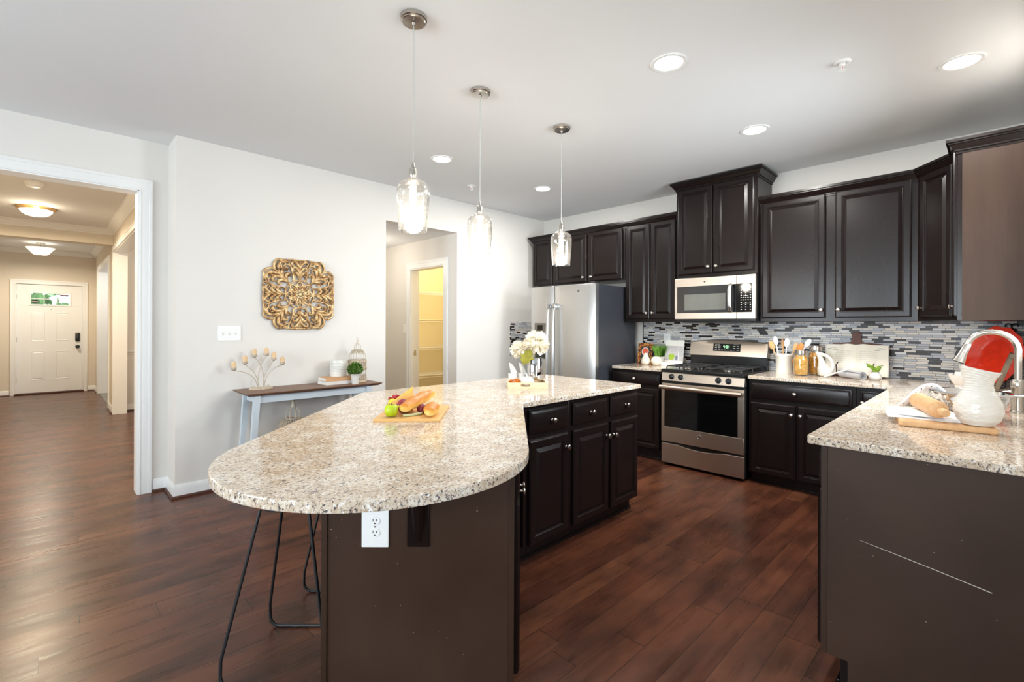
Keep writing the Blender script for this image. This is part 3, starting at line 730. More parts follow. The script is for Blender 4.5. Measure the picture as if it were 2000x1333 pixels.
# base cabinets on the range wall
BF = 4.300
Y0 = 2.862; f = lambda y: Y0-y
KITCH = 'dark kitchen base cabinets'
t = cabinet('base_cabinet', 'dark base cabinet with one drawer and door left of the range', (BF, Y0, 0), -90, Y0-2.272, .61, 0, .884,
    [('drawer', f(2.845), f(2.300), .737, .857, f(2.575), .797), ('door', f(2.845), f(2.300), .11, .71, f(2.81), .63)], toe=.105)
Y0 = 1.480; f = lambda y: Y0-y
t = cabinet('base_cabinet', 'dark base cabinet with a wide drawer over two doors right of the range', (BF, Y0, 0), -90, Y0-.728, .61, 0, .884,
    [('drawer', f(1.462), f(.752), .722, .857, f(1.127), .787), ('door', f(1.462), f(1.123), .095, .690, f(1.150), .617), ('door', f(1.109), f(.752), .095, .690, f(1.085), .617)], toe=.09)
Y0 = .726; f = lambda y: Y0-y
t = cabinet('base_cabinet', 'dark corner base cabinet with a short drawer beside the peninsula', (BF, Y0, 0), -90, Y0-.47, .61, 0, .884,
    [('drawer', f(.700), f(.49), .722, .857, f(.683), .772), ('door', f(.700), f(.49), .095, .690, f(.683), .617)], toe=.09)
# peninsula run under the sink (fronts face the kitchen, seen edge-on)
PX0 = 2.105
t = cabinet('peninsula_cabinet', 'base cabinet at the peninsula end with scuffed brown end panel', (2.72, .462, 0), 180, 2.72-PX0, .460-YR, 0, .884,
    [('drawer', .018, .585, .722, .857, .30, .787), ('door', .018, .297, .11, .700, .275, .617), ('door', .303, .585, .11, .700, .325, .617)], toe=.105)
W = 2.72-PX0
s = MB(); s.prism([(W, .0), (W+.012, .0), (W+.012, .02), (W, .02)], .105, .884); s.build('face_edge', M['panel'], t)
# end panel with the toe notch
n = MB(); yb = .459-YR
n.raw([(W, .021, .105), (W, yb, .105*0), (W, yb, .884), (W, .021, .884)], [])
n = MB(); pts = [(.021, .105), (.085, .105), (.085, 0), (yb, 0), (yb, .884), (.021, .884)]
vs = [(W+.001, y, z) for y, z in pts]+[(W+.012, y, z) for y, z in pts]
n.raw(vs, [tuple(range(6)), tuple(range(11, 5, -1))]+[(k, (k+1) % 6, 6+(k+1) % 6, 6+k) for k in range(6)])
ep = n.build('end_panel', M['scuffed'], t)
sc = MB(); sc.tube([(W+.0125, .120, .560), (W+.0127, .20, .548), (W+.0127, .33, .527), (W+.0127, .455, .505)], [.0006, .0014, .0016, .0022], 6, flat=.6)
sc.build('scratch', M['stone'], ep)
t = cabinet('sink_base_cabinet', 'dark low sink cabinet under the sink, facing the range aisle', (3.70, .462, 0), 180, .976, .30, 0, .66,
    [('door', .018, .48, .11, .645, .45, .58), ('door', .49, .96, .11, .645, .52, .58)], toe=.105)
MB().box(0, .976, 0, .02, .66, .884, .001).build('sink_apron', M['cabinet'], t)
t = cabinet('corner_base_cabinet', 'dark single-door base cabinet filling the counter corner beyond the sink', (4.29, .462, 0), 180, .36, .459-YR, 0, .884,
    [('door', .03, .34, .11, .857, .30, .75)], toe=.105)

# island: straight run
IF, IX0, IX1 = 1.818, 1.875, 3.052
ISL = 'island cabinets'
def ic(x0, x1, label, fronts):
    g = lambda x: x-x0
    return cabinet('island_cabinet', label, (x0, IF, 0), 0, x1-x0, .62, 0, .884, [(k, g(a), g(b), z0, z1, g(kx), kz) for k, a, b, z0, z1, kx, kz in fronts], toe=.105)
ic(IX0, 2.268, 'dark island cabinet nearest the rounded end, one drawer over one door', [('drawer', 1.908, 2.243, .722, .857, 2.094, .784), ('door', 1.908, 2.243, .108, .69, 2.222, .607)])
t = ic(2.268, IX1, 'dark island cabinet at the range end, two drawers over two doors', [('drawer', 2.295, 2.652, .722, .857, 2.471, .784), ('drawer', 2.697, 3.036, .722, .857, 2.872, .784),
    ('door', 2.295, 2.665, .108, .69, 2.645, .605), ('door', 2.700, 3.036, .108, .69, 2.728, .600)])
# island: slanting leg under the rounded end
D0I, LR, LL = 1.62, .009, -.633
th = CAM_YAW
x, y, _ = fwd(D0I, LR)
t = cabinet('island_end_cabinet', 'dark cabinet under the rounded island end with brown end panel', (x, y, 0), th, .90, LR-LL, 0, .884,
    [('drawer', .042, .482, .722, .857, .26, .787), ('drawer', .496, .89, .722, .857, .70, .787), ('door', .042, .482, .11, .70, .452, .607), ('door', .496, .89, .11, .70, .527, .607)], toe=.105)
s = MB(); s.box(-.012, 0, .018, LR-LL, 0, .884, .001); ep = s.build('end_panel', M['scuffed'], t)
s = MB(); s.box(-.014, .02, -.001, .0185, .10, .884, .001); s.build('face_edge', M['panel'], t)
s = MB(); s.box(-.018, -.0, LR-LL-.012, LR-LL+.008, 0, .884, .002); s.build('corner_trim', M['panel'], t)
# dark filler between the two runs
inv = (T(x, y, 0) @ RZ(th)).inverted()
pl = [tuple((inv @ Vector(q))[:2]) for q in (fwd(2.525, .009), (1.872, 1.845, 0), (1.872, 2.43, 0), fwd(2.525, -.633))]
MB().prism(pl, 0, .884).build('corner_filler', M['cabinet'], t)
br = MB(); br.box(-.020, -.012, .285, .360, .580, .884, .004); br.tube([(-.014, .322, .60), (-.022, .322, .66), (-.05, .322, .76), (-.12, .322, .838), (-.20, .322, .860)], [.012, .02, .022, .02, .016], 8, flat=1.0)
br.build('counter_bracket', M['darkwood'] if False else M['cabinet'], t)

# ------------------------------------------------------------ stone tops
CT0, CT1 = .884, .914
cx, cy, _ = fwd(1.609, -.438); rr = .497
arcpts = []
for k in range(0, 41):
    a = rad(0 - 180*k/40)     # from the cabinet side round the near end to the seating side
    dd, ll = 1.609 + rr*math.sin(a), -.438 + rr*math.cos(a)
    arcpts.append(fwd(dd, ll)[:2])
outline = [(3.035, 1.777)] + [(3.035, 2.72)] + [(1.42, 2.72), (1.388, 2.715), (1.355, 2.69)] + arcpts[::-1] + [fwd(2.50, .059)[:2]] + [(1.845, 1.787), (1.868, 1.777)]
single('island_countertop', MB().prism(outline, CT0, CT1, .004, 2), M['granite'], 'speckled cream granite island top with a large rounded end', 'countertop')
single('countertop', MB().prism([(4.261, 2.277), (XR-.006, 2.277), (XR-.006, 2.845), (4.275, 2.845), (4.261, 2.831)], CT0, CT1, .004, 2), M['granite'], 'short granite counter between refrigerator and range', 'countertop')
SX0, SX1, SY0, SY1 = 3.22, 3.92, .0, .37
out = [(2.069, YR+.003), (XR-.006, YR+.003), (XR-.006, 1.478), (4.261, 1.478), (4.261, .507)] + [(2.087, .507)] + [(2.074, .502), (2.069, .489)]
hole = [(SX0+.03, SY0), (SX1-.03, SY0), (SX1, SY0+.03), (SX1, SY1-.03), (SX1-.03, SY1), (SX0+.03, SY1), (SX0, SY1-.03), (SX0, SY0+.03)]
single('peninsula_countertop', MB().prism(out, CT0, CT1, .004, 2, [hole]), M['granite'], 'long L-shaped granite counter wrapping from range to peninsula', 'countertop')
# sink bowl
sk = MB(); z = .70
for r0, r1 in ((0, .008),):
    o2 = [(SX0-.01, SY0-.01), (SX1+.01, SY0-.01), (SX1+.01, SY1+.01), (SX0-.01, SY1+.01)]
    i2 = [(SX0+.012, SY0+.012), (SX1-.012, SY0+.012), (SX1-.012, SY1-.012), (SX0+.012, SY1-.012)]
    vs = [(a, b, .883) for a, b in o2]+[(a, b, .883) for a, b in [(SX0-.002, SY0-.002), (SX1+.002, SY0-.002), (SX1+.002, SY1+.002), (SX0-.002, SY1+.002)]]+[(a, b, z) for a, b in i2]
    fs = [(k, (k+1) % 4, 4+(k+1) % 4, 4+k) for k in range(4)]+[(4+k, 4+(k+1) % 4, 8+(k+1) % 4, 8+k) for k in range(4)]+[(8, 9, 10, 11)]
    sk.raw(vs, fs)
t = thing('sink', 'stainless undermount sink set into the granite peninsula', 'sink', (0, 0, 0)); sk.build('bowl', M['steel'], t, 0)
MB().lathe([(0, 0), (.04, 0), (.045, .004), (.03, .002), (0, .001)], ((SX0+SX1)/2, (SY0+SY1)/2, z+.001), 20).build('drain', M['chrome'], t)

# mosaic backsplash
m = MB(); m.box(XR-.006, XR, YR, 2.86-.02, CT1+.001, UZ0+.03); struct('trim_13', m, M['mosaic'], 'grey and dark glass mosaic backsplash behind the range', 'backsplash')
m = MB(); m.box(XR-.008, XR, 2.84, 2.848, CT1+.001, UZ0+.0); struct('trim_14', m, M['slot'])
m = MB(); m.box(4.262, XR-.01, YL-.006, YL, .95, UZ0+.005); struct('trim_15', m, M['mosaic'], 'strip of mosaic tile on the picture wall beside the refrigerator', 'backsplash')
# ------------------------------------------------------------ appliances
def seven_seg(mb, txt, x, z, h, y, gap=.35):
    """digits as thin raised bars in the plane y"""
    segs = {'0': 'abcdef', '1': 'bc', '2': 'abged', '3': 'abgcd', '4': 'fgbc', '5': 'afgcd', '6': 'afgedc', '7': 'abc', '8': 'abcdefg', '9': 'abfgcd'}
    wd = h*.52; t = h*.12
    for ch in txt:
        if ch == ':':
            for zz in (.3, .65): mb.box(x, x+t, y, y-.0008, z+h*zz, z+h*zz+t)
            x += t+wd*gap; continue
        P = {'a': (0, wd, h-t, h), 'g': (0, wd, h/2-t/2, h/2+t/2), 'd': (0, wd, 0, t), 'f': (0, t, h/2, h), 'b': (wd-t, wd, h/2, h), 'e': (0, t, 0, h/2), 'c': (wd-t, wd, 0, h/2)}
        for s in segs.get(ch, ''): a, b, c, d = P[s]; mb.box(x+a, x+b, y, y-.0008, z+c, z+d)
        x += wd*(1+gap)
def round_emblem(parent, x, y, z, r, ring=True):
    o = MB().lathe([(0, 0), (r, 0), (r, .003), (r*.86, .0036), (r*.82, .003), (0, .003)], (x, y, z), 28, RX(90)).build('emblem', M['nickel'], parent)
    s = MB()
    for k in (-1, 1):
        s.tube([(x+k*r*.28+r*.3*math.cos(a), y-.0036, z+r*.42*math.sin(a)) for a in [rad(40+k*20+i*24) for i in range(13)]], r*.06, 5)
        s.tube([(x+k*r*.28-r*.2, y-.0036, z-r*.02), (x+k*r*.28+r*.1, y-.0036, z+r*.05), (x+k*r*.28+r*.2, y-.0036, z-r*.3)], r*.05, 5)
    s.tube([(x+r*.70*math.cos(2*PI*i/28), y-.0034, z+r*.70*math.sin(2*PI*i/28)) for i in range(28)], r*.035, 5, closed=True)
    s.build('emblem_script', M['slot'], o)
    return o

# refrigerator
FX, FY0 = 4.05, 3.815
RW = .912
t = thing('refrigerator', 'stainless side-by-side refrigerator with charcoal sides', 'refrigerator', (FX, FY0, 0), -90)
b = MB(); b.box(.004, RW-.004, .07, .80, .02, 1.765, .004); b.build('body', M['fridge_side'], t)
MB().box(.02, RW-.02, .045, .08, .0, .09, .004).build('toe_grille', M['slot'], t)
def fdoor(x0, x1, name):
    p = MB(); n = 12; pts = []
    for i in range(n+1):
        u = i/n; pts.append((x0+(x1-x0)*u, -.012*(1-(2*u-1)**2)))
    poly = [(x0, .062)]+[(x0, .012)]+[(a, c) for a, c in pts[1:-1]]+[(x1, .012), (x1, .062)]
    p.prism(poly, .10, 1.772, .006, 3); return p.build(name, M['steelv'], t, 50)
fz = fdoor(.0, .352, 'freezer_door'); fr = fdoor(.358, RW, 'refrigerator_door')
def fhandle(x, par):
    h = MB(); pts = [(x, -.008, 1.55), (x, -.048, 1.525), (x, -.060, 1.48), (x, -.072, 1.15), (x, -.072, 1.0), (x, -.060, .62), (x, -.048, .575), (x, -.008, .55)]
    h.tube(pts, [.011, .012, .013, .014, .014, .013, .012, .011], 12, flat=1.35, up=(1, 0, 0)); hd = h.build('handle', M['steelv'], par, 60)
    c = MB(); c.box(x-.016, x+.016, -.066, -.004, 1.525, 1.575, .008, 3); c.box(x-.016, x+.016, -.066, -.004, .525, .575, .008, 3); c.build('handle_end', M['chrome'], hd)
fhandle(.315, fz); fhandle(.398, fr)
d = MB(); d.box(.075, .262, -.014, .0, .95, 1.36, .004); dp = d.build('dispenser', plain('dispenser_grey', lin(120,114,106), .35, .4), fz)
MB().box(.09, .247, -.0150, -.010, .965, 1.20, .002).build('dispenser_recess', M['slot'], dp)
c = MB(); c.box(.125, .20, -.0155, -.013, 1.275, 1.335, .001); c.build('dispenser_display', M['blackglass'], dp)
round_emblem(fr, .705, -.0085, 1.700, .017)
h = MB(); h.box(.02, .09, .02, .10, 1.772, 1.792, .004); h.box(RW-.09, RW-.02, .02, .10, 1.772, 1.792, .004); h.build('hinge_cover', M['slot'], t)

# gas range
GX, GY0, GW = 4.238, 2.256, .758
t = thing('gas_range', 'stainless gas range with black oven window and bottom drawer', 'range', (GX, GY0, 0), -90)
MB().box(.002, GW-.002, .03, .63, .03, .895, .002).build('body', M['black'], t)
dr = MB(); 
prof = [(.0, .0), (.0, .205), (.10, .205)]
n = 18; top = [(0, .212), (.17, .212)]+[(.17+(GW-.34)*i/n, .212-.022*math.sin(PI*i/n)**.8) for i in range(1, n)]+[(GW-.17, .212), (GW, .212)]
poly = [(0, .028)]+[p for p in top]+[(GW, .028)]
q = MB().prism(poly, 0, .030, .003, 2); q.xf(0, Matrix(((1,0,0,0),(0,0,-1,.030),(0,1,0,0),(0,0,0,1)))); q.build('bottom_drawer', M['steel'], t)
od = MB(); fr_ = [(0, GW, .23, .37), (0, GW, .735, .782), (0, .032, .37, .735), (GW-.032-.02+.02, GW, .37, .735)]
oz0, oz1 = .372, .722; ox0, ox1 = .030, .706
od.box(0, GW, -.004, .03, .232, oz0, .002); od.box(0, GW, -.004, .03, oz1, .785, .002); od.box(0, ox0, -.004, .03, oz0, oz1, .001); od.box(ox1, GW, -.004, .03, oz0, oz1, .001)
o_ = od.build('oven_door', M['steel'], t)
wn = MB(); wn.box(ox0-.001, ox1+.001, -.002, .02, oz0-.001, oz1+.001); wn.build('oven_window', M['blackglass'], o_, 0)
hn = MB(); hn.tube([(.0+.008, -.050, .752), (.05, -.056, .752), (GW/2, -.060, .752), (GW-.05, -.056, .752), (GW-.008, -.050, .752)], [.019, .0205, .0205, .0205, .019], 18); hd = hn.build('handle', M['steel'], o_, 60)
hb = MB(); hb.box(.012, .045, -.055, .0, .738, .766, .006); hb.box(GW-.045, GW-.012, -.055, .0, .738, .766, .006); hb.build('handle_end', M['nickel'], hd)
round_emblem(o_, GW/2-.01, -.004, .323, .0175)
MB().box(.03, GW-.03, -.001, .03, .786, .812).build('vent_gap', M['black'], t)
kp = MB(); kp.raw([(0, -.002, .812), (GW, -.002, .812), (GW, .012, .887), (0, .012, .887), (0, .05, .812), (GW, .05, .812), (GW, .05, .887), (0, .05, .887)], [(0,1,2,3),(7,6,5,4),(4,5,1,0),(5,6,2,1),(6,7,3,2),(7,4,0,3)])
pn = kp.build('control_panel', M['steel'], t, 20)
for kx in (.099, .190, .537, .625):
    g = MB(); n0 = g.mark(); g.lathe([(0, 0), (.026, 0), (.026, .005), (.020, .007), (.0185, .024), (.016, .027), (0, .027)], (0, 0, 0), 24)
    g.box(-.005, .005, -.019, .019, .02, .036, .003); g.xf(n0, T(kx, .0045, .850) @ RX(80)); kb = g.build('control_knob', M['chrome'] if False else M['black'], t)
    r_ = MB().lathe([(.0235, 0), (.029, 0), (.028, .004), (.0235, .004)], (0, 0, 0), 24); r_.xf(0, T(kx, .0045, .850) @ RX(80)); r_.build('knob_ring', M['chrome'], kb)
ct = MB(); ct.box(-.002, GW+.002, -.012, .60, .888, .920, .006, 2); ct.build('cooktop', M['black'], t)
def grate(x0, x1):
    g = MB(); y0, y1, z = .035, .555, .948; r = .006
    for yy in (y0, (y0+y1)/2, y1): g.tube([(x0, yy, .922), (x0, yy, z-.01), (x0+.012, yy, z), (x1-.012, yy, z), (x1, yy, z-.01), (x1, yy, .922)], r, 8)
    for xx in (x0+.012, x1-.012): g.tube([(xx, y0, z), (xx, y1, z)], r, 8)
    for yy in ((y0*3+y1)/4, (y0+3*y1)/4):
        g.tube([((x0+x1)/2, yy-.115, z), ((x0+x1)/2, yy-.03, z)], r, 8); g.tube([((x0+x1)/2, yy+.03, z), ((x0+x1)/2, yy+.115, z)], r, 8)
        g.tube([(x0+.012, yy, z), ((x0+x1)/2-.03, yy, z)], r, 8); g.tube([((x0+x1)/2+.03, yy, z), (x1-.012, yy, z)], r, 8)
    g.build('burner_grate', M['castiron'], t, 60)
grate(.035, .345); grate(.405, .722)
for bx in (.19, .563):
    for by in (.165, .425):
        bu = MB().lathe([(0, .916), (.048, .916), (.050, .922), (.040, .932), (.036, .933), (.036, .939), (.030, .943), (0, .943)], (bx, by, 0), 24); bo = bu.build('burner', M['nickel'], t)
        MB().lathe([(0, .9432), (.031, .9432), (.030, .948), (0, .949)], (bx, by, 0), 24).build('burner_cap', M['castiron'], bo)
# backguard
bk = MB(); bk.box(.008, GW-.008, .595, .65, .90, 1.035, .006); bk.build('backguard_base', M['black'], t)
n = 16; top = [(.002+(GW-.004)*i/n, 1.168+.030*math.sin(PI*i/n)) for i in range(n+1)]
poly = [(.002, 1.030)]+top+[(GW-.002, 1.030)]
q = MB().prism(poly, 0, .075, .008, 3); q.xf(0, Matrix(((1,0,0,0),(0,-.22,-1,.655+.22*1.03),(0,1,0,0),(0,0,0,1)))); 
# the panel leans back slightly
q2 = MB(); q2.v = [(x, y+(.44)*(z-1.03), z) for x, y, z in q.v]; q2.f = q.f
bgd = q2.build('backguard', M['steel'], t, 40)
def lean(z): return .655-.075+.22*(1.03-z)+.44*(z-1.03)-.001
dz0, dz1 = 1.080, 1.156
dp = MB(); dp.raw([(.245, lean(dz0)-.0005, dz0), (.510, lean(dz0)-.0005, dz0), (.510, lean(dz1)-.0005, dz1), (.245, lean(dz1)-.0005, dz1), (.245, lean(dz0)+.02, dz0), (.510, lean(dz0)+.02, dz0), (.510, lean(dz1)+.02, dz1), (.245, lean(dz1)+.02, dz1)], [(0,1,2,3),(7,6,5,4),(4,5,1,0),(5,6,2,1),(6,7,3,2),(7,4,0,3)])
dd = dp.build('display_panel', M['blackglass'], bgd, 0)
sg = MB(); seven_seg(sg, '4:04', .345, 0, .026, 0); sg.xf(0, T(0, lean(1.112)-.001, 1.112) @ RX(-12)); sg.build('clock_digits', M['green_led'], dd, 0)
bt = MB()
for i, xx in enumerate((.262, .295, .440, .475)):
    for zz in (1.092, 1.112, 1.13): bt.box(xx, xx+.022, lean(zz)-.0018, lean(zz)-.0004, zz, zz+.004)
for i in range(4): bt.box(.325+.03*i, .343+.03*i, lean(1.09)-.0018, lean(1.09)-.0004, 1.090, 1.095)
bt.box(.262, .31, lean(1.146)-.0018, lean(1.146)-.0004, 1.146, 1.149); bt.box(.445, .49, lean(1.146)-.0018, lean(1.146)-.0004, 1.146, 1.149)
bt.build('button_legend', M['stone'], dd, 0)

# microwave
MX, MY0, MW_ = 4.49, 2.249, .755
t = thing('microwave', 'stainless over-the-range microwave under the tall cabinet', 'microwave', (MX, MY0, 0), -90)
MB().box(.002, MW_-.002, .02, .42, 1.375, 1.803, .003).build('body', M['black'], t)
fz0, fz1 = 1.398, 1.795
wx0, wx1, wz0, wz1 = .022, .725, 1.458, 1.715
f_ = MB(); f_.box(0, .592, -.006, .03, fz0, wz0, .002); f_.box(0, .592, -.006, .03, wz1, fz1, .002); f_.box(0, wx0, -.006, .03, wz0, wz1, .001)
md = f_.build('door', M['steel'], t)
f_ = MB(); f_.box(.594, MW_, -.006, .03, fz0, wz0, .002); f_.box(.594, MW_, -.006, .03, wz1, fz1, .002); f_.box(wx1, MW_, -.006, .03, wz0, wz1, .001); f_.build('front_trim', M['steel'], t)
MB().box(wx0-.001, .56, -.003, .02, wz0-.001, wz1+.001).build('door_glass', plain('smoked_glass', lin(50,50,50), .1), md, 0)
MB().box(.098, .493, -.0045, .0, 1.484, 1.638, .001).build('window_screen', plain('screened_window', lin(108,108,102), .16), md, 0)
h = MB(); h.tube([(.548, -.012, 1.465), (.545, -.034, 1.475), (.542, -.042, 1.52), (.542, -.044, 1.59), (.542, -.042, 1.66), (.545, -.034, 1.705), (.548, -.012, 1.715)], [.014, .016, .017, .0175, .017, .016, .014], 14, flat=.55, up=(0, 1, 0)); h.build('handle', M['steelv'], md, 60)
cp = MB().box(.585, wx1+.001, -.004, .02, wz0-.001, wz1+.001); cpo = cp.build('control_panel', M['blackglass'], t, 0)
s = MB(); seven_seg(s, '12:31', .640, 1.676, .018, -.0045, .25); s.build('clock_digits', M['blue_led'], cpo, 0)
s = MB()
for r_ in range(9):
    zz = 1.655-.0215*r_
    k = 5 if r_ in (3, 4) else 3
    for c_ in range(k): s.box(.633+.078*c_/(k-1)*1.0-.004, .633+.078*c_/(k-1)+.006, -.0046, -.0038, zz-.004, zz+.002)
s.box(.645, .70, -.0046, -.0038, 1.663, 1.666); s.box(.65, .695, -.0046, -.0038, 1.604, 1.607); s.box(.645, .70, -.0046, -.0038, 1.536, 1.539)
s.build('button_legend', M['stone'], cpo, 0)
MB().box(.06, .70, .03, .40, 1.362, 1.376, .003).build('underside_vent', M['castiron'], t)
round_emblem(md, .30, -.006, 1.755, .009)

# ------------------------------------------------------------ lamps
def pendant(x, y, label):
    t = thing('pendant_lamp', label, 'pendant lamp', (x, y, HC), 0, 'glass pendants over the island')
    MB().lathe([(0, 0), (.062, 0), (.062, -.016), (.057, -.020), (.057, -.024), (.052, -.027), (.010, -.029), (.008, -.040), (0, -.040)], (0, 0, 0), 32).build('canopy', M['nickel'], t)
    MB().tube([(0, 0, -.035), (.0015, 0, -.3), (0, 0, -.66), (0, 0, -.69)], .0024, 6).build('cord', plain('silver_cord', lin(184,186,184), .5), t)
    zb = -1.003
    s = MB().lathe([(0, zb+.325), (.006, zb+.322), (.009, zb+.300), (.017, zb+.292), (.0185, zb+.262), (.016, zb+.255), (.0155, zb+.235), (0, zb+.235)], (0, 0, 0), 20); s.build('socket', M['nickel'], t)
    out = [(.0225, .286), (.0235, .278), (.0215, .262), (.0215, .250), (.026, .243), (.042, .237), (.060, .227), (.0715, .212), (.0765, .192), (.0770, .170), (.0745, .12), (.0695, .055), (.0650, .005), (.0650, .0)]
    prof = [(r, zb+h) for r, h in out]+[(r-.0025, zb+h) for r, h in out[::-1]]
    MB().lathe(prof+[prof[0]], (0, 0, 0), 40).build('glass_shade', M['seeded'], t, 60)
    b = MB().lathe([(0, zb+.235), (.010, zb+.235), (.011, zb+.205), (.015, zb+.185), (.016, zb+.15), (.014, zb+.12), (.008, zb+.10), (0, zb+.094)], (0, 0, 0), 16); b.build('bulb', M['bulb'], t, 60)
    l = bpy.data.lights.new('pendant_bulb_light', 'POINT'); l.energy = 9.0; l.color = (1.0, .93, .83); l.shadow_soft_size = .05
    o = bpy.data.objects.new('pendant_bulb_light', l); COL.objects.link(o); o.location = (x, y, HC+zb+.06)
pendant(1.227, 1.914, 'seeded glass pendant nearest the rounded island end, hanging largest')
pendant(1.904, 2.226, 'middle clear glass pendant over the island')
pendant(2.668, 2.212, 'farthest glass pendant, in front of the refrigerator cabinet')

def downlight(x, y, label, watts=16):
    t = thing('recessed_light', label, 'recessed light', (x, y, HC), 0, 'recessed ceiling lights')
    MB().lathe([(.098, 0), (.098, -.004), (.092, -.0065), (.076, -.005), (.072, .0)], (0, 0, 0), 36).build('trim_ring', M['trim'], t)
    MB().lathe([(0, -.002), (.055, -.0025), (.0735, -.0045)], (0, 0, 0), 36).build('lens', M['downlight'], t)
    l = bpy.data.lights.new('downlight_beam', 'AREA'); l.shape = 'DISK'; l.size = .14; l.energy = watts; l.color = (1.0, .97, .92)
    o = bpy.data.objects.new('downlight_beam', l); COL.objects.link(o); o.location = (x, y, HC-.012)
downlight(2.431, 1.260, 'bright recessed light nearest the island aisle', 11)
downlight(3.546, .136, 'recessed light above the sink counter', 16)
downlight(3.707, 1.245, 'recessed light in front of the range', 30)
downlight(2.450, 3.371, 'recessed light between the two nearer pendants, by the picture wall', 5)
downlight(3.732, 3.348, 'recessed light in front of the refrigerator', 27)
def sprinkler(x, y, label):
    t = thing('fire_sprinkler', label, 'sprinkler', (x, y, HC), 0, 'ceiling fire sprinklers')
    MB().lathe([(.042, 0), (.042, -.003), (.034, -.008), (.022, -.008), (.020, 0)], (0, 0, 0), 28).build('escutcheon', M['trim'], t)
    b = MB(); b.lathe([(0, 0), (.014, 0), (.014, -.018), (.009, -.022), (0, -.022)], (0, 0, 0), 16)
    b.tube([(.010, 0, -.02), (.015, 0, -.032), (.006, 0, -.045)], .0022, 6); b.tube([(-.010, 0, -.02), (-.015, 0, -.032), (-.006, 0, -.045)], .0022, 6)
    b.lathe([(0, -.044), (.016, -.044), (.016, -.047), (0, -.047)], (0, 0, 0), 14); b.build('head', M['white'], t)
    MB().cyl((0, 0, -.022), (0, 0, -.044), .0024).build('glass_bulb', M['redplate'], t)
sprinkler(3.095, .592, 'small white ceiling sprinkler head between the two lights over the sink side')
sprinkler(3.134, 3.795, 'tiny ceiling sprinkler beside the middle pendant cord')

def dome_light(y, label, w=42):
    t = thing('dome_light', label, 'ceiling light', (-.081, y, HH), 0, 'hall dome lights')
    MB().lathe([(0, 0), (.178, 0), (.180, -.012), (.172, -.026), (.152, -.034), (.142, -.030), (0, -.02)], (0, 0, 0), 40).build('rim', plain('brushed_brass', lin(196,160,104), .35, .7), t)
    MB().lathe([(.147, -.028), (.143, -.048), (.124, -.072), (.092, -.092), (.05, -.104), (0, -.108)], (0, 0, 0), 40).build('glass_bowl', M['dome'], t, 60)
    MB().lathe([(0, -.106), (.010, -.108), (.011, -.114), (.006, -.120), (0, -.123)], (0, 0, 0), 16).build('finial', M['nickel'], t)
    l = bpy.data.lights.new('dome_bulb', 'AREA'); l.shape = 'DISK'; l.size = .3; l.energy = w; l.color = (1.0, .84, .60)
    o = bpy.data.objects.new('dome_bulb', l); COL.objects.link(o); o.location = (-.081, y, HH-.13)
    l = bpy.data.lights.new('dome_uplight', 'POINT'); l.energy = w*.10; l.color = (1.0, .84, .60); l.shadow_soft_size = .02
    o = bpy.data.objects.new('dome_uplight', l); COL.objects.link(o); o.location = (-.081+.0, y-.24, HH-.10)
dome_light(8.12, 'lit dome ceiling light in the middle of the hall')
dome_light(5.98, 'hall dome light mostly hidden by the opening head, only its tip showing')
t = thing('cone_light', 'lit cone shaped glass ceiling light near the front door', 'ceiling light', (-.060, 11.6, HH))
MB().lathe([(0, 0), (.06, 0), (.06, -.02), (.01, -.025), (.008, -.06), (0, -.06)], (0, 0, 0), 24).build('canopy', M['nickel'], t)
MB().lathe([(.190, -.085), (.172, -.105), (.140, -.145), (.105, -.190), (.085, -.205), (0, -.207)], (0, 0, 0), 4 if False else 36).build('glass_cone', M['dome2'], t, 60)
MB().lathe([(0, -.205), (.012, -.207), (.012, -.22), (.006, -.24), (0, -.245)], (0, 0, 0), 12).build('finial', M['nickel'], t)
l = bpy.data.lights.new('cone_bulb', 'AREA'); l.shape = 'DISK'; l.size = .25; l.energy = 28; l.color = (1.0, .88, .70)
o = bpy.data.objects.new('cone_bulb', l); COL.objects.link(o); o.location = (-.060, 11.6, HH-.26)
t = thing('smoke_detector', 'round white smoke detector on the hall ceiling before the dome light', 'smoke detector', (-.082, 6.70, HH))
MB().lathe([(0, 0), (.075, 0), (.075, -.012), (.062, -.016), (.060, -.034), (.05, -.042), (0, -.044)], (0, 0, 0), 32).build('housing', M['white'], t)
MB().lathe([(.0605, -.018), (.0605, -.024), (.059, -.024), (.059, -.018)], (0, 0, 0), 32).build('vent_slot', M['stone'], t)
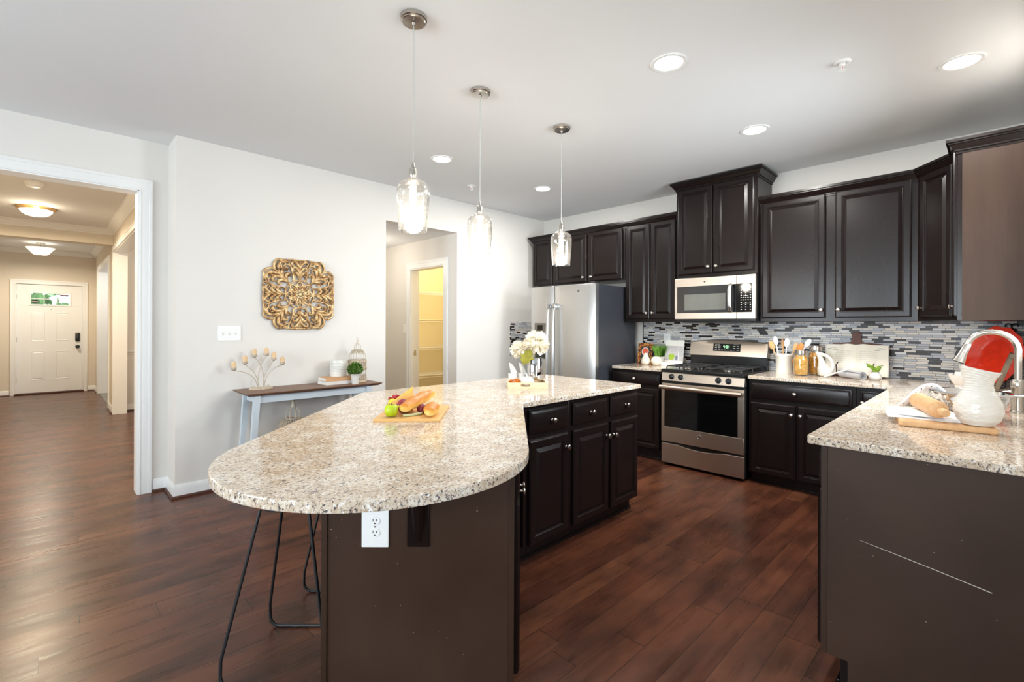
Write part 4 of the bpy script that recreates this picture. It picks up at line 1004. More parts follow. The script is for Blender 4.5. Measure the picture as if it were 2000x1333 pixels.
# ------------------------------------------------------------ on the picture wall
def medallion():
    t = thing('wall_medallion', 'carved antique gold openwork medallion on the off-white wall', 'wall art', (1.623, YL-.002, 1.598), 0)
    a = MB(); FL = .9
    def P(pts, r, y=-.018): a.tube([(p[0], y - (p[2] if len(p) > 2 else 0), p[1]) for p in pts], r, 8, flat=FL)
    def rotp(pts, ang):
        c, s = math.cos(ang), math.sin(ang); return [(p[0]*c-p[1]*s, p[0]*s+p[1]*c)+tuple(p[2:]) for p in pts]
    def scroll(x0, y0, w, h, sgn):
        """a C-shaped leaf scroll springing from the spine at (x0, y0) and curling back"""
        p = bez((x0, y0), (x0+sgn*w*.25, y0+h*.75), (x0+sgn*w*.75, y0+h*1.25), (x0+sgn*w*1.0, y0+h*.70), 10)
        q = bez((x0+sgn*w*1.0, y0+h*.70), (x0+sgn*w*1.08, y0+h*.40), (x0+sgn*w*.80, y0+h*.30), (x0+sgn*w*.72, y0+h*.52), 6)
        pts = p+q[1:]; m = len(pts)
        return pts, [.0062+.0100*math.sin(PI*min(1, (i+1.5)/(m*.82))) for i in range(m)]
    for k in range(8):
        ang = k*PI/4
        if k % 2 == 0:          # straight sided arms
            for lvl, (y0, w, h) in enumerate(((.135, .052, .060), (.182, .060, .062), (.228, .070, .066))):
                for sgn in (-1, 1):
                    pts, r = scroll(0, y0, w, h, sgn); P(rotp(pts, ang), r)
            P(rotp([(0, .10), (0, .20), (0, .295)], ang), [.008, .009, .007])
            for sgn in (-1, 1):
                P(rotp(bez((sgn*.052, .125), (sgn*.060, .17), (sgn*.060, .22), (sgn*.095, .262), 10), ang), [.009]*5+[.010]*6)
                P(rotp([(sgn*.078, .255), (sgn*.125, .262)], ang), .0085)
                P(rotp(bez((sgn*.095, .262), (sgn*.085, .285), (sgn*.11, .29), (sgn*.09, .30), 6), ang), .008)
                P(rotp([(0, .302), (sgn*.04, .305), (sgn*.09, .301), (sgn*.150, .296), (sgn*.168, .288)], ang), [.009, .0095, .009, .0105, .009])
            P(rotp([(-.05, .126), (0, .120), (.05, .126)], ang), .0085)
            P(rotp([(-.02, .292), (0, .275), (.02, .292)], ang), .006)
        else:                   # scrolled corner lobes
            for lvl, (y0, w, h) in enumerate(((.150, .062, .058), (.196, .080, .066), (.238, .100, .078))):
                for sgn in (-1, 1):
                    pts, r = scroll(0, y0, w, h, sgn); P(rotp(pts, ang), [q*1.15 for q in r])
            P(rotp([(0, .12), (0, .20), (0, .275)], ang), [.009, .012, .014])
            for sgn in (-1, 1):
                P(rotp(bez((sgn*.010, .268), (sgn*.055, .345), (sgn*.115, .318), (sgn*.128, .265), 12), ang), [.009]*4+[.012]*5+[.009]*4)
    for k in range(4):
        for mir in (0, 1):
            q = [(.150, .298), (.178, .302), (.200, .288), (.216, .262), (.218, .232), (.206, .205), (.193, .190)]
            q = [(y_, x_) for x_, y_ in q] if mir else q
            P(rotp(q, k*PI/2), [.009, .010, .012, .013, .012, .010, .008])
            c2 = bez((.135, .150), (.165, .215), (.150, .262), (.182, .262), 9)+bez((.182, .262), (.198, .258), (.190, .232), (.176, .240), 5)[1:]
            c2 = [(y_, x_) for x_, y_ in c2] if mir else c2
            P(rotp(c2, k*PI/2), [.007, .008, .010, .011, .012, .012, .011, .010, .009, .008, .007, .006, .005, .005, .004])
    a.build('openwork_scrolls', M['gold'], t, 60)
    f = MB()
    f.tube([(.124*math.cos(i*PI/24), -.018, .124*math.sin(i*PI/24)) for i in range(48)], .006, 8, closed=True)
    for k in range(16):
        ang = k*PI/8; big = k % 2 == 0
        L = .118 if big else .098; wd = .026 if big else .018; z0 = -.020 if big else -.016
        n0 = f.mark()
        f.tube([(wd*math.sin(PI*i/10)**.8, z0, .035+(L-.035)*i/10) for i in range(11)], .0062, 6)
        f.tube([(-wd*math.sin(PI*i/10)**.8, z0, .035+(L-.035)*i/10) for i in range(11)], .0062, 6)
        f.tube([(0, z0, .035), (0, z0-.004, .07), (0, z0, L*.92)], [.006, .009, .004], 6)
        f.xf(n0, RY(math.degrees(ang)))
    f.build('rosette', M['gold'], t, 60)
    c = MB()
    for k in range(8): c.ball((.030*math.cos(k*PI/4+.2), -.030, .030*math.sin(k*PI/4+.2)), (.0105, .010, .0105), 12, 8)
    c.ball((0, -.030, 0), (.017, .014, .017), 16, 10); c.build('center_beads', plain('pale_gold_beads', lin(226,200,150), .4, .3), t)
medallion()

def plate(name, label, cat, loc, rz, w, h, kind, n=1):
    t = thing(name, label, cat, loc, rz)
    MB().box(-w/2, w/2, -.006, 0, -h/2, h/2, .004, 2).build('cover_plate', M['white'], t)
    for i in range(n):
        x = (i-(n-1)/2)*.046
        if kind == 'switch':
            b = MB().box(x-.0055, x+.0055, -.007, -.004, -.0125, .0125); o = b.build('switch_slot', M['stone'], t)
            MB().box(x-.0035, x+.0035, -.016, -.006, -.002, .009, .001).build('toggle', M['white'], o)
            for z in (-.030, .030): MB().lathe([(0, 0), (.0032, 0), (.0030, .0012), (0, .0014)], (x, -.006, z), 10, RX(90)).build('screw', M['nickel'], t)
        elif kind == 'outlet':
            for z in (-.0195, .0195):
                q = MB().lathe([(0, 0), (.0172, 0), (.0172, .0022), (0, .0022)], (x, -.006, z), 24, RX(90) @ Matrix.Diagonal((1, .84, 1, 1))); s = q.build('receptacle', M['white'], t)
                k = MB(); k.box(x-.0070, x-.0052, -.0090, -.0078, z-.001, z+.0075); k.box(x+.0052, x+.0070, -.0090, -.0078, z-.0005, z+.0065)
                k.lathe([(0, 0), (.0026, 0), (.0026, .0012), (0, .0012)], (x, -.0078, z-.0075), 12, RX(90)); k.build('slots', M['slot'], s)
            MB().lathe([(0, 0), (.003, 0), (.0028, .001), (0, .0012)], (x, -.006, 0), 10, RX(90)).build('screw', M['nickel'], t)
        else:
            MB().box(x-.016, x+.016, -.0085, -.005, -.032, .032, .002).build('rocker', M['white'], t)
    return t
plate('switch_plate', 'white three-toggle switch plate on the wall left of the medallion', 'light switch', (1.072, YL, 1.255), 0, .168, .120, 'switch', 3)
plate('switch_plate', 'white single switch plate beside the pantry doorway', 'light switch', (3.41, 5.500, 1.28), -90, .074, .118, 'rocker')
x, y, _ = fwd(1.608, (-.505-.413)/2)
plate('wall_outlet', 'white duplex outlet on the brown island end panel', 'outlet', (x, y, .648), CAM_YAW-90, .092, .140, 'outlet')
plate('wall_outlet', 'white outlet on the mosaic behind the small canvas print', 'outlet', (XR-.006, 2.548, 1.19), -90, .074, .118, 'outlet')
plate('wall_outlet', 'white outlet on the mosaic behind the pasta jars', 'outlet', (XR-.006, 1.298, 1.16), -90, .115, .118, 'outlet', 2)
plate('switch_plate', 'white plate on the mosaic behind the faucet spout', 'light switch', (XR-.006, .138, 1.181), -90, .092, .135, 'rocker', 1)
plate('switch_plate', 'white switch plate on the dining room wall above the chair rail', 'light switch', (1.02, 9.31, 1.28), 0, .074, .118, 'rocker')

# ------------------------------------------------------------ console table and what stands on it
TZ = .80; TX0, TX1, TY0, TY1 = 1.085, 2.215, 3.955, 4.335
t = thing('console_table', 'narrow console table with walnut top and pale blue-grey legs', 'table', (TX0, TY0, 0))
TW, TD = TX1-TX0, TY1-TY0
tp = MB(); tp.raw([(0,0,TZ), (TW,0,TZ), (TW,TD,TZ), (0,TD,TZ), (.0,.0,TZ-.006), (TW,.0,TZ-.006), (TW,TD,TZ-.006), (.0,TD,TZ-.006), (.025,.025,TZ-.024), (TW-.025,.025,TZ-.024), (TW-.025,TD-.025,TZ-.024), (.025,TD-.025,TZ-.024)],
    [(0,1,2,3)]+[(k+4, (k+1) % 4+4, (k+1) % 4, k) for k in range(4)]+[(k+8, (k+1) % 4+8, (k+1) % 4+4, k+4) for k in range(4)]+[(11,10,9,8)])
tp.build('tabletop', M['walnut'], t, 20)
ap = MB(); ap.box(.10, TW-.13, .055, .075, TZ-.085, TZ-.023, .003); ap.box(.10, TW-.13, TD-.075, TD-.055, TZ-.085, TZ-.023, .003); ap.box(.085, .105, .06, TD-.06, TZ-.085, TZ-.023, .003); ap.box(TW-.135, TW-.115, .06, TD-.06, TZ-.085, TZ-.023, .003)
ap.build('apron', M['blue_paint'], t)
for lx, ly, ox, oy in ((.085, .052, -.05, -.0), (.085, TD-.052, -.05, .0), (TW-.115, .052, .05, -.0), (TW-.115, TD-.052, .05, .0)):
    l = MB(); s = .022; b = .016
    l.raw([(lx-s,ly-s,TZ-.024),(lx+s,ly-s,TZ-.024),(lx+s,ly+s,TZ-.024),(lx-s,ly+s,TZ-.024),(lx+ox-b,ly+oy-b,0),(lx+ox+b,ly+oy-b,0),(lx+ox+b,ly+oy+b,0),(lx+ox-b,ly+oy+b,0)],
        [(0,1,2,3),(7,6,5,4),(0,4,5,1),(1,5,6,2),(2,6,7,3),(3,7,4,0)]); l.build('leg', M['blue_paint'], t, 20)

CX, CY = 1.268, 4.235
t = thing('candelabra', 'cream six-arm candle holder on the left of the console table', 'candle holder', (CX, CY, TZ))
b = MB(); b.lathe([(0, 0), (.092, 0), (.092, .006), (.080, .009), (.072, .008), (0, .008)], (0, 0, 0), 40, Matrix.Diagonal((1, .55, 1, 1)))
for k in range(26): b.ball((.083*math.cos(k*PI/13), .045*math.sin(k*PI/13), .009), .006, 8, 5)
b.build('base', M['antique'], t)
ARMS = [(-.200, .180, -.028, 1), (-.120, .225, -.018, 2), (-.050, .278, -.006, 3), (.040, .285, .006, 3), (.098, .245, .016, 2), (.166, .205, .026, 1)]
# cross-over: the two inner arms start on the opposite side
for k, (ex, ez, sx, o_) in enumerate(ARMS):
    s0 = sx if o_ < 3 else -sx*4
    c = bez((s0, 0, .006), (s0*1.0, 0, .09 if o_ < 3 else .13), (s0+(ex-s0)*(.30 if o_ < 3 else .15), -.0, ez*(.82 if o_ == 1 else .7)), (ex, 0, ez-.018), 16)
    a = MB().tube(c, .0032, 7); a.lathe([(0, ez-.02), (.012, ez-.016), (.019, ez-.012), (.020, ez-.010), (.0205, ez+.008), (.019, ez+.008), (.0185, ez-.008), (0, ez-.008)], (ex, 0, 0), 20)
    a.build('candle_arm', M['wire'], t, 50)
sc = MB()
for s_ in (-1, 1):
    sc.tube([(s_*(.055+.013*math.cos(a)*(1-i*.04)), 0, .018+.013*math.sin(a)*(1-i*.04)) for i, a in enumerate([rad(270-s_*0+i*30) for i in range(13)])], .003, 6)
sc.build('base_scroll', M['wire'], t, 50)
NM = ['lowest tan candle on the far left arm of the candelabra', 'second tan candle from the left on the candelabra', 'tan candle on the tall arm left of the candelabra centre', 'highest tan candle, right of the candelabra centre', 'second tan candle from the right on the candelabra', 'tan candle on the far right arm of the candelabra']
c0 = None
for k, (ex, ez, sx, o_) in enumerate(ARMS):
    loc = (CX+ex, CY, TZ+ez-.008)
    if c0 is None:
        c0 = thing('votive_candle', NM[0], 'candle', loc, 0, 'candles on the candelabra')
        MB().lathe([(0, 0), (.0178, 0), (.0178, .046), (.0168, .053), (.012, .058), (0, .059)], (0, 0, 0), 20).build('wax', M['candle'], c0)
        MB().cyl((0, 0, .058), (.001, 0, .064), .0011, None, 6).build('wick', M['slot'], c0)
    else: clone(c0, loc, 0, NM[k])
def book(label, loc, rz, w, d, h, cov, grp):
    t = thing('book', label, 'book', loc, rz, grp)
    c = MB(); c.box(-w/2, w/2, -d/2, d/2, 0, .003, .001); c.box(-w/2, w/2, -d/2, d/2, h-.003, h, .001); c.box(-w/2, w/2, -d/2, -d/2+.004, 0, h, .001); c.build('cover', cov, t)
    MB().box(-w/2+.004, w/2-.004, -d/2+.004, d/2-.005, .003, h-.003).build('pages', M['paper'], t); return t
book('white book lying underneath on the console table', (1.868, 4.175, TZ), 2, .245, .19, .030, M['bookwhite'], 'books on the console table')
book('tan orange book lying on the white book', (1.868, 4.178, TZ+.030), -1, .240, .185, .032, M['bookorange'], 'books on the console table')
vz = [(0, 0), (.070, 0)]
for k in range(9): z = .004+k*.0145; vz += [(.072, z+.002), (.0725, z+.009), (.0705, z+.012)]
vz += [(.072, .138), (.070, .143), (.066, .141), (.064, .03), (0, .03)]
single('ribbed_vase', MB().lathe(vz, (0, 0, 0), 40), M['ceramic'], 'white ribbed cylinder vase standing on the tan book', 'vase', (1.905, 4.20, TZ+.062), smooth=50)
def leafball(mb, c, r, n, size, seed, squash=1.0, pts=None):
    rnd = random.Random(seed)
    for k in range(n):
        b = rnd.uniform(-1, 1); a = rnd.uniform(0, 2*PI); s = math.sqrt(1-b*b); q = r*rnd.uniform(.72, 1.04)
        d = Vector((s*math.cos(a), s*math.sin(a), b*squash)); n0 = mb.mark(); z = size*rnd.uniform(.7, 1.25)
        mb.raw([(0,0,0),(z*.38,z*.45,.12*z),(0,z,0),(-z*.38,z*.45,.12*z)], [(0,1,2),(0,2,3)])
        u = (d+Vector((rnd.uniform(-.7,.7), rnd.uniform(-.7,.7), rnd.uniform(-.7,.7)))).normalized()
        mb.xf(n0, T(*(Vector(c)+d*q)) @ u.to_track_quat('Y', 'Z').to_matrix().to_4x4() @ RY(rnd.uniform(0, 360)))
t = thing('potted_topiary', 'small boxwood ball in a white pot on the console table', 'plant', (1.990, 4.035, TZ))
pr = [(0, 0), (.030, 0), (.034, .045), (.040, .075), (.045, .082), (.046, .090), (.042, .090), (.036, .078), (0, .076)]
MB().lathe(pr, (0, 0, 0), 32).build('pot', M['ceramic'], t)
l = MB(); l.ball((0, 0, .132), (.040, .040, .038), 14, 8); leafball(l, (0, 0, .132), .058, 520, .020, 5, .85); l.build('foliage', M['leafdark'], t, 0)
def birdcage(name, loc, label, sc=1.0, full=True):
    t = thing(name, label, 'birdcage', loc); R = .079*sc; H0 = .205*sc; HT = .30*sc
    m = MB(); N = 20
    for k in range(N):
        a = 2*PI*k/N; c, s = math.cos(a), math.sin(a)
        pts = [(R*c, R*s, .01), (R*c, R*s, H0)]+[(R*(1-(1-math.cos(q))*.62)*c, R*(1-(1-math.cos(q))*.62)*s, H0+(HT-H0)*math.sin(q)) for q in [rad(15*i) for i in range(1, 7)]]
        m.tube(pts, .0014*sc, 5)
    for z in (.012, H0*.52, H0): m.tube([(R*math.cos(2*PI*i/28), R*math.sin(2*PI*i/28), z) for i in range(28)], .003*sc, 6, closed=True)
    R2 = R*.40
    m.tube([(R2*math.cos(2*PI*i/24), R2*math.sin(2*PI*i/24), HT) for i in range(24)], .0035*sc, 6, closed=True)
    d = m; m.use(M['antique'])
    b = MB(); b.lathe([(0, 0), (R*1.06, 0), (R*1.06, .014), (R*1.0, .018), (0, .018)], (0, 0, 0), 36); b.build('base', M['antique'], t)
    # pierced lace bands
    for zb, n in ((.03, 22), (H0*.62, 22), (H0*.92, 22)):
        for k in range(n):
            a = 2*PI*k/n; d.ball((R*1.01*math.cos(a), R*1.01*math.sin(a), zb), (.007*sc, .007*sc, .010*sc), 8, 5)
            d.tube([(R*1.01*math.cos(a+q), R*1.01*math.sin(a+q), zb+.016*sc*math.sin(q*11)) for q in (0, .07, .14, .21, .28)], .0024*sc, 5)
    for zz in (.022, .040, .058, H0*.60, H0*.68, H0*.76, H0*.84, H0*.92):
        for k in range(22):
            a = 2*PI*(k+(.5 if int(zz*1000) % 2 else 0))/22; ca, sa = math.cos(a), math.sin(a)
            d.tube([(R*1.01*ca-sa*.0085*sc*math.cos(q), R*1.01*sa+ca*.0085*sc*math.cos(q), zz+.0085*sc*math.sin(q)) for q in [i*PI/3 for i in range(6)]], .0022*sc, 4, closed=True)
    for k in range(26):
        a = 2*PI*k/26; rr_ = R*.62; d.tube([(rr_*1.25*math.cos(a), rr_*1.25*math.sin(a), H0+.055*sc), (rr_*math.cos(a+.12), rr_*math.sin(a+.12), H0+.074*sc), (rr_*.8*math.cos(a), rr_*.8*math.sin(a), H0+.088*sc)], .0028*sc, 5)
    m.build('cage', M['wire'], t, 50)
    c = MB(); zt = HT
    for k in range(8):
        a = 2*PI*k/8; c.tube([(R2*math.cos(a), R2*math.sin(a), zt), (R2*.95*math.cos(a), R2*.95*math.sin(a), zt+.035*sc), (R2*.35*math.cos(a), R2*.35*math.sin(a), zt+.055*sc)], .0016*sc, 5)
    c.lathe([(0, zt+.052*sc), (R2*.45, zt+.052*sc), (R2*.40, zt+.060*sc), (.006*sc, zt+.072*sc), (.009*sc, zt+.080*sc), (.004*sc, zt+.090*sc), (0, zt+.090*sc)], (0, 0, 0), 16)
    c.tube([(.011*sc*math.cos(2*PI*i/18), 0, zt+.099*sc+.011*sc*math.sin(2*PI*i/18)) for i in range(18)], .0018*sc, 5, closed=True)
    c.build('finial', M['wire'], t, 50)
    return t
birdcage('birdcage', (2.085, 4.185, TZ), 'cream lace metal birdcage on the right end of the console table')
t = thing('terracotta_heart', 'reddish brown heart ornament inside the birdcage', 'ornament', (2.085, 4.16, TZ+.019))
h = MB(); h.ball((-.012, 0, .085), (.020, .014, .024), 14, 9); h.ball((.012, 0, .085), (.020, .014, .024), 14, 9); h.lathe([(0, .03), (.006, .036), (.028, .078), (.02, .09), (0, .09)], (0, 0, 0), 18, Matrix.Diagonal((1, .5, 1, 1))); h.build('heart', plain('terracotta', lin(140,78,56), .6, var=.15), t)
MB().lathe([(0, 0), (.022, 0), (.02, .006), (.004, .01), (.004, .035), (0, .035)], (0, 0, 0), 16).build('foot', M['antique'], t)
tall = birdcage('birdcage', (1.50, 4.17, .0), 'larger birdcage standing under the console table, only its wire top in view', 1.80)

# ------------------------------------------------------------ island: food board
BZ = CT1+.012
ang = math.degrees(math.atan2(1.67-1.861, 1.2-.997))
t = single('cutting_board', MB().box(0, .285, 0, .375, 0, .012, .003), M['bamboo'], 'flat bamboo board on the island holding bread and fruit', 'cutting board', (.997, 1.861, CT1), ang)
def bd(u, v, z=0): 
    a = rad(ang); return (.997+math.cos(a)*u-math.sin(a)*v, 1.861+math.sin(a)*u+math.cos(a)*v, BZ+z)
def loaf(label, p0, p1, r, fl):
    p0, p1 = Vector(p0), Vector(p1); d = p1-p0; L = d.length; n = 24; m = MB(); pts = []; R = []
    for i in range(n+1):
        u = i/n; pts.append((L*u, 0, .006*math.sin(PI*u))); R.append(r*(max(0, 1-(2*u-1)**6))**.42*(.9+.1*math.cos(6*PI*u))+.0005)
    m.tube(pts, R, 20, flat=fl, up=(0, 0, 1))
    t = thing('bread_loaf', label, 'bread', p0, 0, 'bread on the bamboo board'); t.rotation_euler = d.to_track_quat('X', 'Z').to_euler(); m.build('crust', M['bread'], t, 60); return t
loaf('small golden bread roll at the right edge of the board', bd(.238, .030, .022), bd(.232, .180, .024), .033, .74)
loaf('long golden baguette lying diagonally across the other food', bd(.118, .040, .036), bd(.205, .325, .064), .034, .78)
t = thing('green_apple', 'bright lime green apple with a yellow leaf on the board corner', 'fruit', bd(.066, .058, 0))
t.scale = (.84, .84, .84)
MB().lathe([(0, .010), (.012, .002), (.026, .006), (.036, .028), (.035, .048), (.026, .062), (.012, .064), (0, .058)], (0, 0, 0), 28).build('flesh', M['lime'], t, 60)
MB().tube([(0, 0, .058), (.004, .003, .072)], .002, 6).build('stem', M['darkwood'], t)
lf = MB(); 
for s_, dx in ((1, .0), (-1, .018)): 
    vs = []; 
    for i in range(7):
        u = i/6; wv = .016*math.sin(PI*u)+.001; vs += [(dx+.05*u-.02, -wv, .066+.022*math.sin(PI*u*.8)*s_*1), (dx+.05*u-.02, wv, .070+.022*math.sin(PI*u*.8)*s_)]
    lf.raw(vs, [(2*i, 2*i+1, 2*i+3, 2*i+2) for i in range(6)])
lf.build('leaf', plain('yellow_leaf', lin(214,206,40), .45, var=.1), t)
t = thing('plum', 'dark red plum on the board under the baguette tip', 'fruit', bd(.100, .150, 0)); MB().ball((0, 0, .032), (.034, .034, .032), 22, 14).build('skin', M['plum'], t)
t = thing('plum', 'dark red plum tucked between the baguette and the roll', 'fruit', bd(.188, .135, 0)); MB().ball((0, 0, .022), (.025, .025, .022), 22, 14).build('skin', M['plum'], t)
t = thing('grape_bunch', 'bunch of small red grapes at the back of the board', 'fruit', bd(.048, .300, 0))
g = MB(); rnd = random.Random(11)
for k in range(48): g.ball((rnd.uniform(-.042, .055), rnd.uniform(-.030, .030), .010+abs(rnd.gauss(0, .026))), .0105, 10, 7)
g.build('grapes', M['grape'], t, 60); MB().tube([(.05, 0, .03), (.08, .01, .035), (.10, .0, .03)], .002, 6).build('stem', M['stalk'], t)
t = thing('cheese_wedge', 'orange cheese wedge leaning behind the baguette', 'cheese', bd(.082, .225, 0), ang+14)
c = MB(); c.raw([(-.055, -.03, .0), (.045, -.05, .0), (.055, .05, .0), (-.060, -.03, .040), (.040, -.040, .095), (.050, .050, .105)], [(2,1,0),(3,4,5),(0,1,4,3),(1,2,5,4),(2,0,3,5)]); c.build('wedge', M['cheese'], t, 20)
MB().raw([(-.056, -.0315, .0), (.044, -.0515, .0), (.039, -.0415, .095), (-.061, -.0315, .040), (-.0545, -.034, 0), (.0455, -.054, 0), (.0405, -.044, .095), (-.0595, -.034, .04)], [(0,1,2,3),(7,6,5,4),(0,4,5,1),(1,5,6,2),(2,6,7,3),(3,7,4,0)]).build('rind', M['rind'], t, 20)
t = thing('leek_stalk', 'pale green curved stalk at the front of the board', 'vegetable', bd(.12, .05, .006)); MB().tube([(0, 0, 0), (.04, -.012, 0), (.08, -.012, .001), (.115, .012, .001)], [.0055, .006, .006, .003], 10).build('stalk', M['stalk'], t, 60)

# ------------------------------------------------------------ island: tray
tx, ty, _ = 2.161, 2.237, 0; ang2 = math.degrees(math.atan2(2.059-2.237, 2.353-2.161)); TL, TDp = .262, .24
t = thing('serving_tray', 'pale wood tray with hand slots on the far end of the island', 'tray', (tx, ty, CT1), ang2)
b = MB(); b.box(0, TL, 0, TDp, 0, .008, .001); b.box(0, TL, TDp-.010, TDp, .008, .038, .002); b.box(0, .010, .01, TDp-.01, .008, .038, .002); b.box(TL-.010, TL, .01, TDp-.01, .008, .038, .002)
b.build('tray_box', M['palewood'], t)
hx = .115
fr_ = MB(); sl = [(hx+x_, z_) for x_, z_ in arc(.022, 0, .010, -90, 90, 8)+arc(-.022, 0, .010, 90, 270, 8)]
q = MB().prism([(0, .008), (TL, .008), (TL, .040), (0, .040)], 0, .010, 0, 2, [[(a_, .024+b_) for a_, b_ in sl]]); q.xf(0, Matrix(((1,0,0,0),(0,0,1,0),(0,1,0,0),(0,0,0,1)))); q.build('front_rail', M['palewood'], t)
def td(u, v, z=0):
    a = rad(ang2); return (tx+math.cos(a)*u-math.sin(a)*v, ty+math.sin(a)*u+math.cos(a)*v, CT1+.008+z)
# mirrored vase with cream blossoms
vx = td(.188, .155)
t = thing('mirrored_vase', 'silver mirrored cylinder vase with cream blossoms on the tray', 'vase', vx)
vb = [(0, 0), (.050, 0), (.052, .004), (.052, .182), (.050, .185), (.048, .182), (.048, .03), (0, .03)]
MB().lathe(vb, (0, 0, 0), 12 if False else 40).build('cylinder', M['chrome'], t, 40)
t2 = thing('flower_bouquet', 'full cream blossoms with one olive leaf in the silver vase', 'flowers', (vx[0], vx[1], vx[2]+.052))
def blossom(c, r, n, seed, squash=1.0):
    rnd = random.Random(seed); m = MB(); m.ball(c, r*.55, 12, 8)
    for k in range(n):
        b = rnd.uniform(-.85, 1); a = rnd.uniform(0, 2*PI); s = math.sqrt(max(0, 1-b*b)); d = Vector((s*math.cos(a), s*math.sin(a), b*squash)).normalized()
        L = r*rnd.uniform(.55, .68); w_ = L*.30; n0 = m.mark(); rows = []
        for i in range(5):
            u = i/4; ww = w_*math.sin(PI*(.12+.80*u)); up_ = L*.22*u*u
            rows.append([(-ww, L*u, up_+ww*.25), (0, L*u, up_), (ww, L*u, up_+ww*.25)])
        vs = [p for r_ in rows for p in r_]; fs = [(3*i+j, 3*i+j+1, 3*i+4+j, 3*i+3+j) for i in range(4) for j in (0, 1)]
        m.raw(vs, fs); m.xf(n0, T(*(Vector(c)+d*r*.40)) @ d.to_track_quat('Y', 'Z').to_matrix().to_4x4() @ RY(rnd.uniform(0, 360)))
    return m
blossom((.000, -.010, .232), .088, 170, 1).build('blossom', M['petal'], t2, 60)
a2 = rad(ang2); q = (-math.cos(a2), -math.sin(a2))
blossom((q[0]*.095, q[1]*.095+.01, .185), .068, 130, 2).build('blossom', M['petal'], t2, 60)
lf = MB(); rows = []
for i in range(9):
    u = i/8; w_ = .042*math.sin(PI*min(1, u*.95+.03))*(1+.25*math.sin(u*28)); base = Vector((q[0]*(.035+.045*u), q[1]*(.035+.045*u), .195-.105*u)); sx_ = Vector((-q[0], -q[1], -.3)).normalized(); f0 = Vector((-.7, -.7, 0))*.055
    rows += [base+f0-sx_*w_, base+f0*1.08, base+f0+sx_*w_]
lf.raw(rows, [(3*i+j, 3*i+j+1, 3*i+4+j, 3*i+3+j) for i in range(8) for j in (0, 1)]); lf.build('leaf', M['olive'], t2, 60)
st = MB()
for k, (ax, ay) in enumerate(((0, -.01), (q[0]*.05, q[1]*.05))): st.tube([(ax*.2, ay*.2, -.02), (ax*.4, ay*.4, .07), (ax, ay, .20)], .003, 6)
st.build('stem', M['leafdark'], t2)
def gourd(c, r, h, lobes, mat, mb):
    n0 = mb.mark(); seg = 40; vs = []; fs = []; rows = 10
    for i in range(rows+1):
        v = PI*i/rows
        for k in range(seg):
            a = 2*PI*k/seg; rr_ = r*math.sin(v)*(1-.07*abs(math.cos(a*lobes/2))**.5*1.0+.05); dip = h*.18*math.exp(-(math.sin(v)/.35)**2)
            vs.append((rr_*math.cos(a), rr_*math.sin(a), h*.5-h*.5*math.cos(v)-(dip if v > PI/2 else -dip*.4)))
    for i in range(rows):
        for k in range(seg): k2 = (k+1) % seg; fs.append((i*seg+k, i*seg+k2, (i+1)*seg+k2, (i+1)*seg+k))
    mb.raw(vs, fs); mb.xf(n0, T(*c))
t = thing('ceramic_pumpkin', 'small white ceramic pumpkin in front of the vase on the tray', 'pumpkin', td(.128, .055))
m = MB(); gourd((0, 0, 0), .046, .074, 8, None, m); m.build('body', M['ceramic'], t, 60); MB().tube([(0, 0, .062), (-.003, 0, .078), (-.010, 0, .090)], [.008, .006, .0065], 8).build('stem', M['ceramic'], t, 60)
def bunny(label, loc, rz):
    t = thing('ceramic_cup', label, 'cup', loc, rz, 'white cups on the tray')
    MB().lathe([(0, 0), (.028, 0), (.030, .006), (.031, .076), (.029, .078), (.027, .076), (.026, .008), (0, .008)], (0, 0, 0), 28).build('bowl', M['ceramic'], t, 50)
    e = MB(); e.tube([(.016, .012, .055), (.010, .014, .080), (-.002, .016, .110), (-.014, .016, .136), (-.022, .016, .148)], [.022, .0225, .018, .010, .003], 14, flat=.28, up=(0, 1, 0)); ear = e.build('ear', M['ceramic'], t, 60)
    e = MB(); e.tube([(.004, .0085, .085), (-.004, .0105, .108), (-.013, .0125, .128)], [.006, .006, .002], 10, flat=.3, up=(0, 1, 0)); e.build('inner_ear', M['cream'], ear, 60)
bunny('white cup with a pointed tall flap at the left end of the tray', td(.036, .165), ang2)
bunny('white cup with a pointed flap behind the pumpkin, nearer the vase', td(.105, .185), ang2)
t = thing('petal_pile', 'orange artificial petals scattered at the left of the tray', 'petals', td(.055, .07)); t['kind'] = 'stuff'
g = MB(); leafball(g, (0, 0, .026), .032, 110, .020, 9, .5); pp = g.build('petals', M['pumpkin_orange'], t, 0)

# ------------------------------------------------------------ counter left of the range
t = thing('picture_frame', 'small framed fruit picture in an amber mosaic frame', 'picture frame', (4.745, 2.735, CT1), -90, rot=(rad(-9), 0, rad(-90)))
FW, FH = .172, .225
b = MB(); k = .034
for a in ((-FW/2, FW/2, 0, k), (-FW/2, FW/2, FH-k, FH), (-FW/2, -FW/2+k, k, FH-k), (FW/2-k, FW/2, k, FH-k)): b.box(a[0], a[1], -.010, .008, a[2], a[3], .003)
b.build('mosaic_frame', M['mosaicframe'], t)
pc = MB().box(-FW/2+k-.002, FW/2-k+.002, -.002, .004, k-.002, FH-k+.002); p_ = pc.build('picture', plain('dark_olive_ground', lin(52,54,46), .5, var=.3, scale=20), t, 0)
MB().lathe([(0, 0), (.043, 0), (.043, .0012), (0, .0012)], (0, -.002, .135), 30, RX(90) @ Matrix.Diagonal((1, 1.12, 1, 1))).build('painted_fruit_rim', plain('pale_pink_rim', lin(232,206,196), .5), p_)
MB().lathe([(0, 0), (.033, 0), (.033, .0022), (0, .0022)], (0, -.002, .138), 30, RX(90)).build('painted_fruit', plain('coral_fruit', lin(232,104,74), .5, var=.25, scale=40), p_)
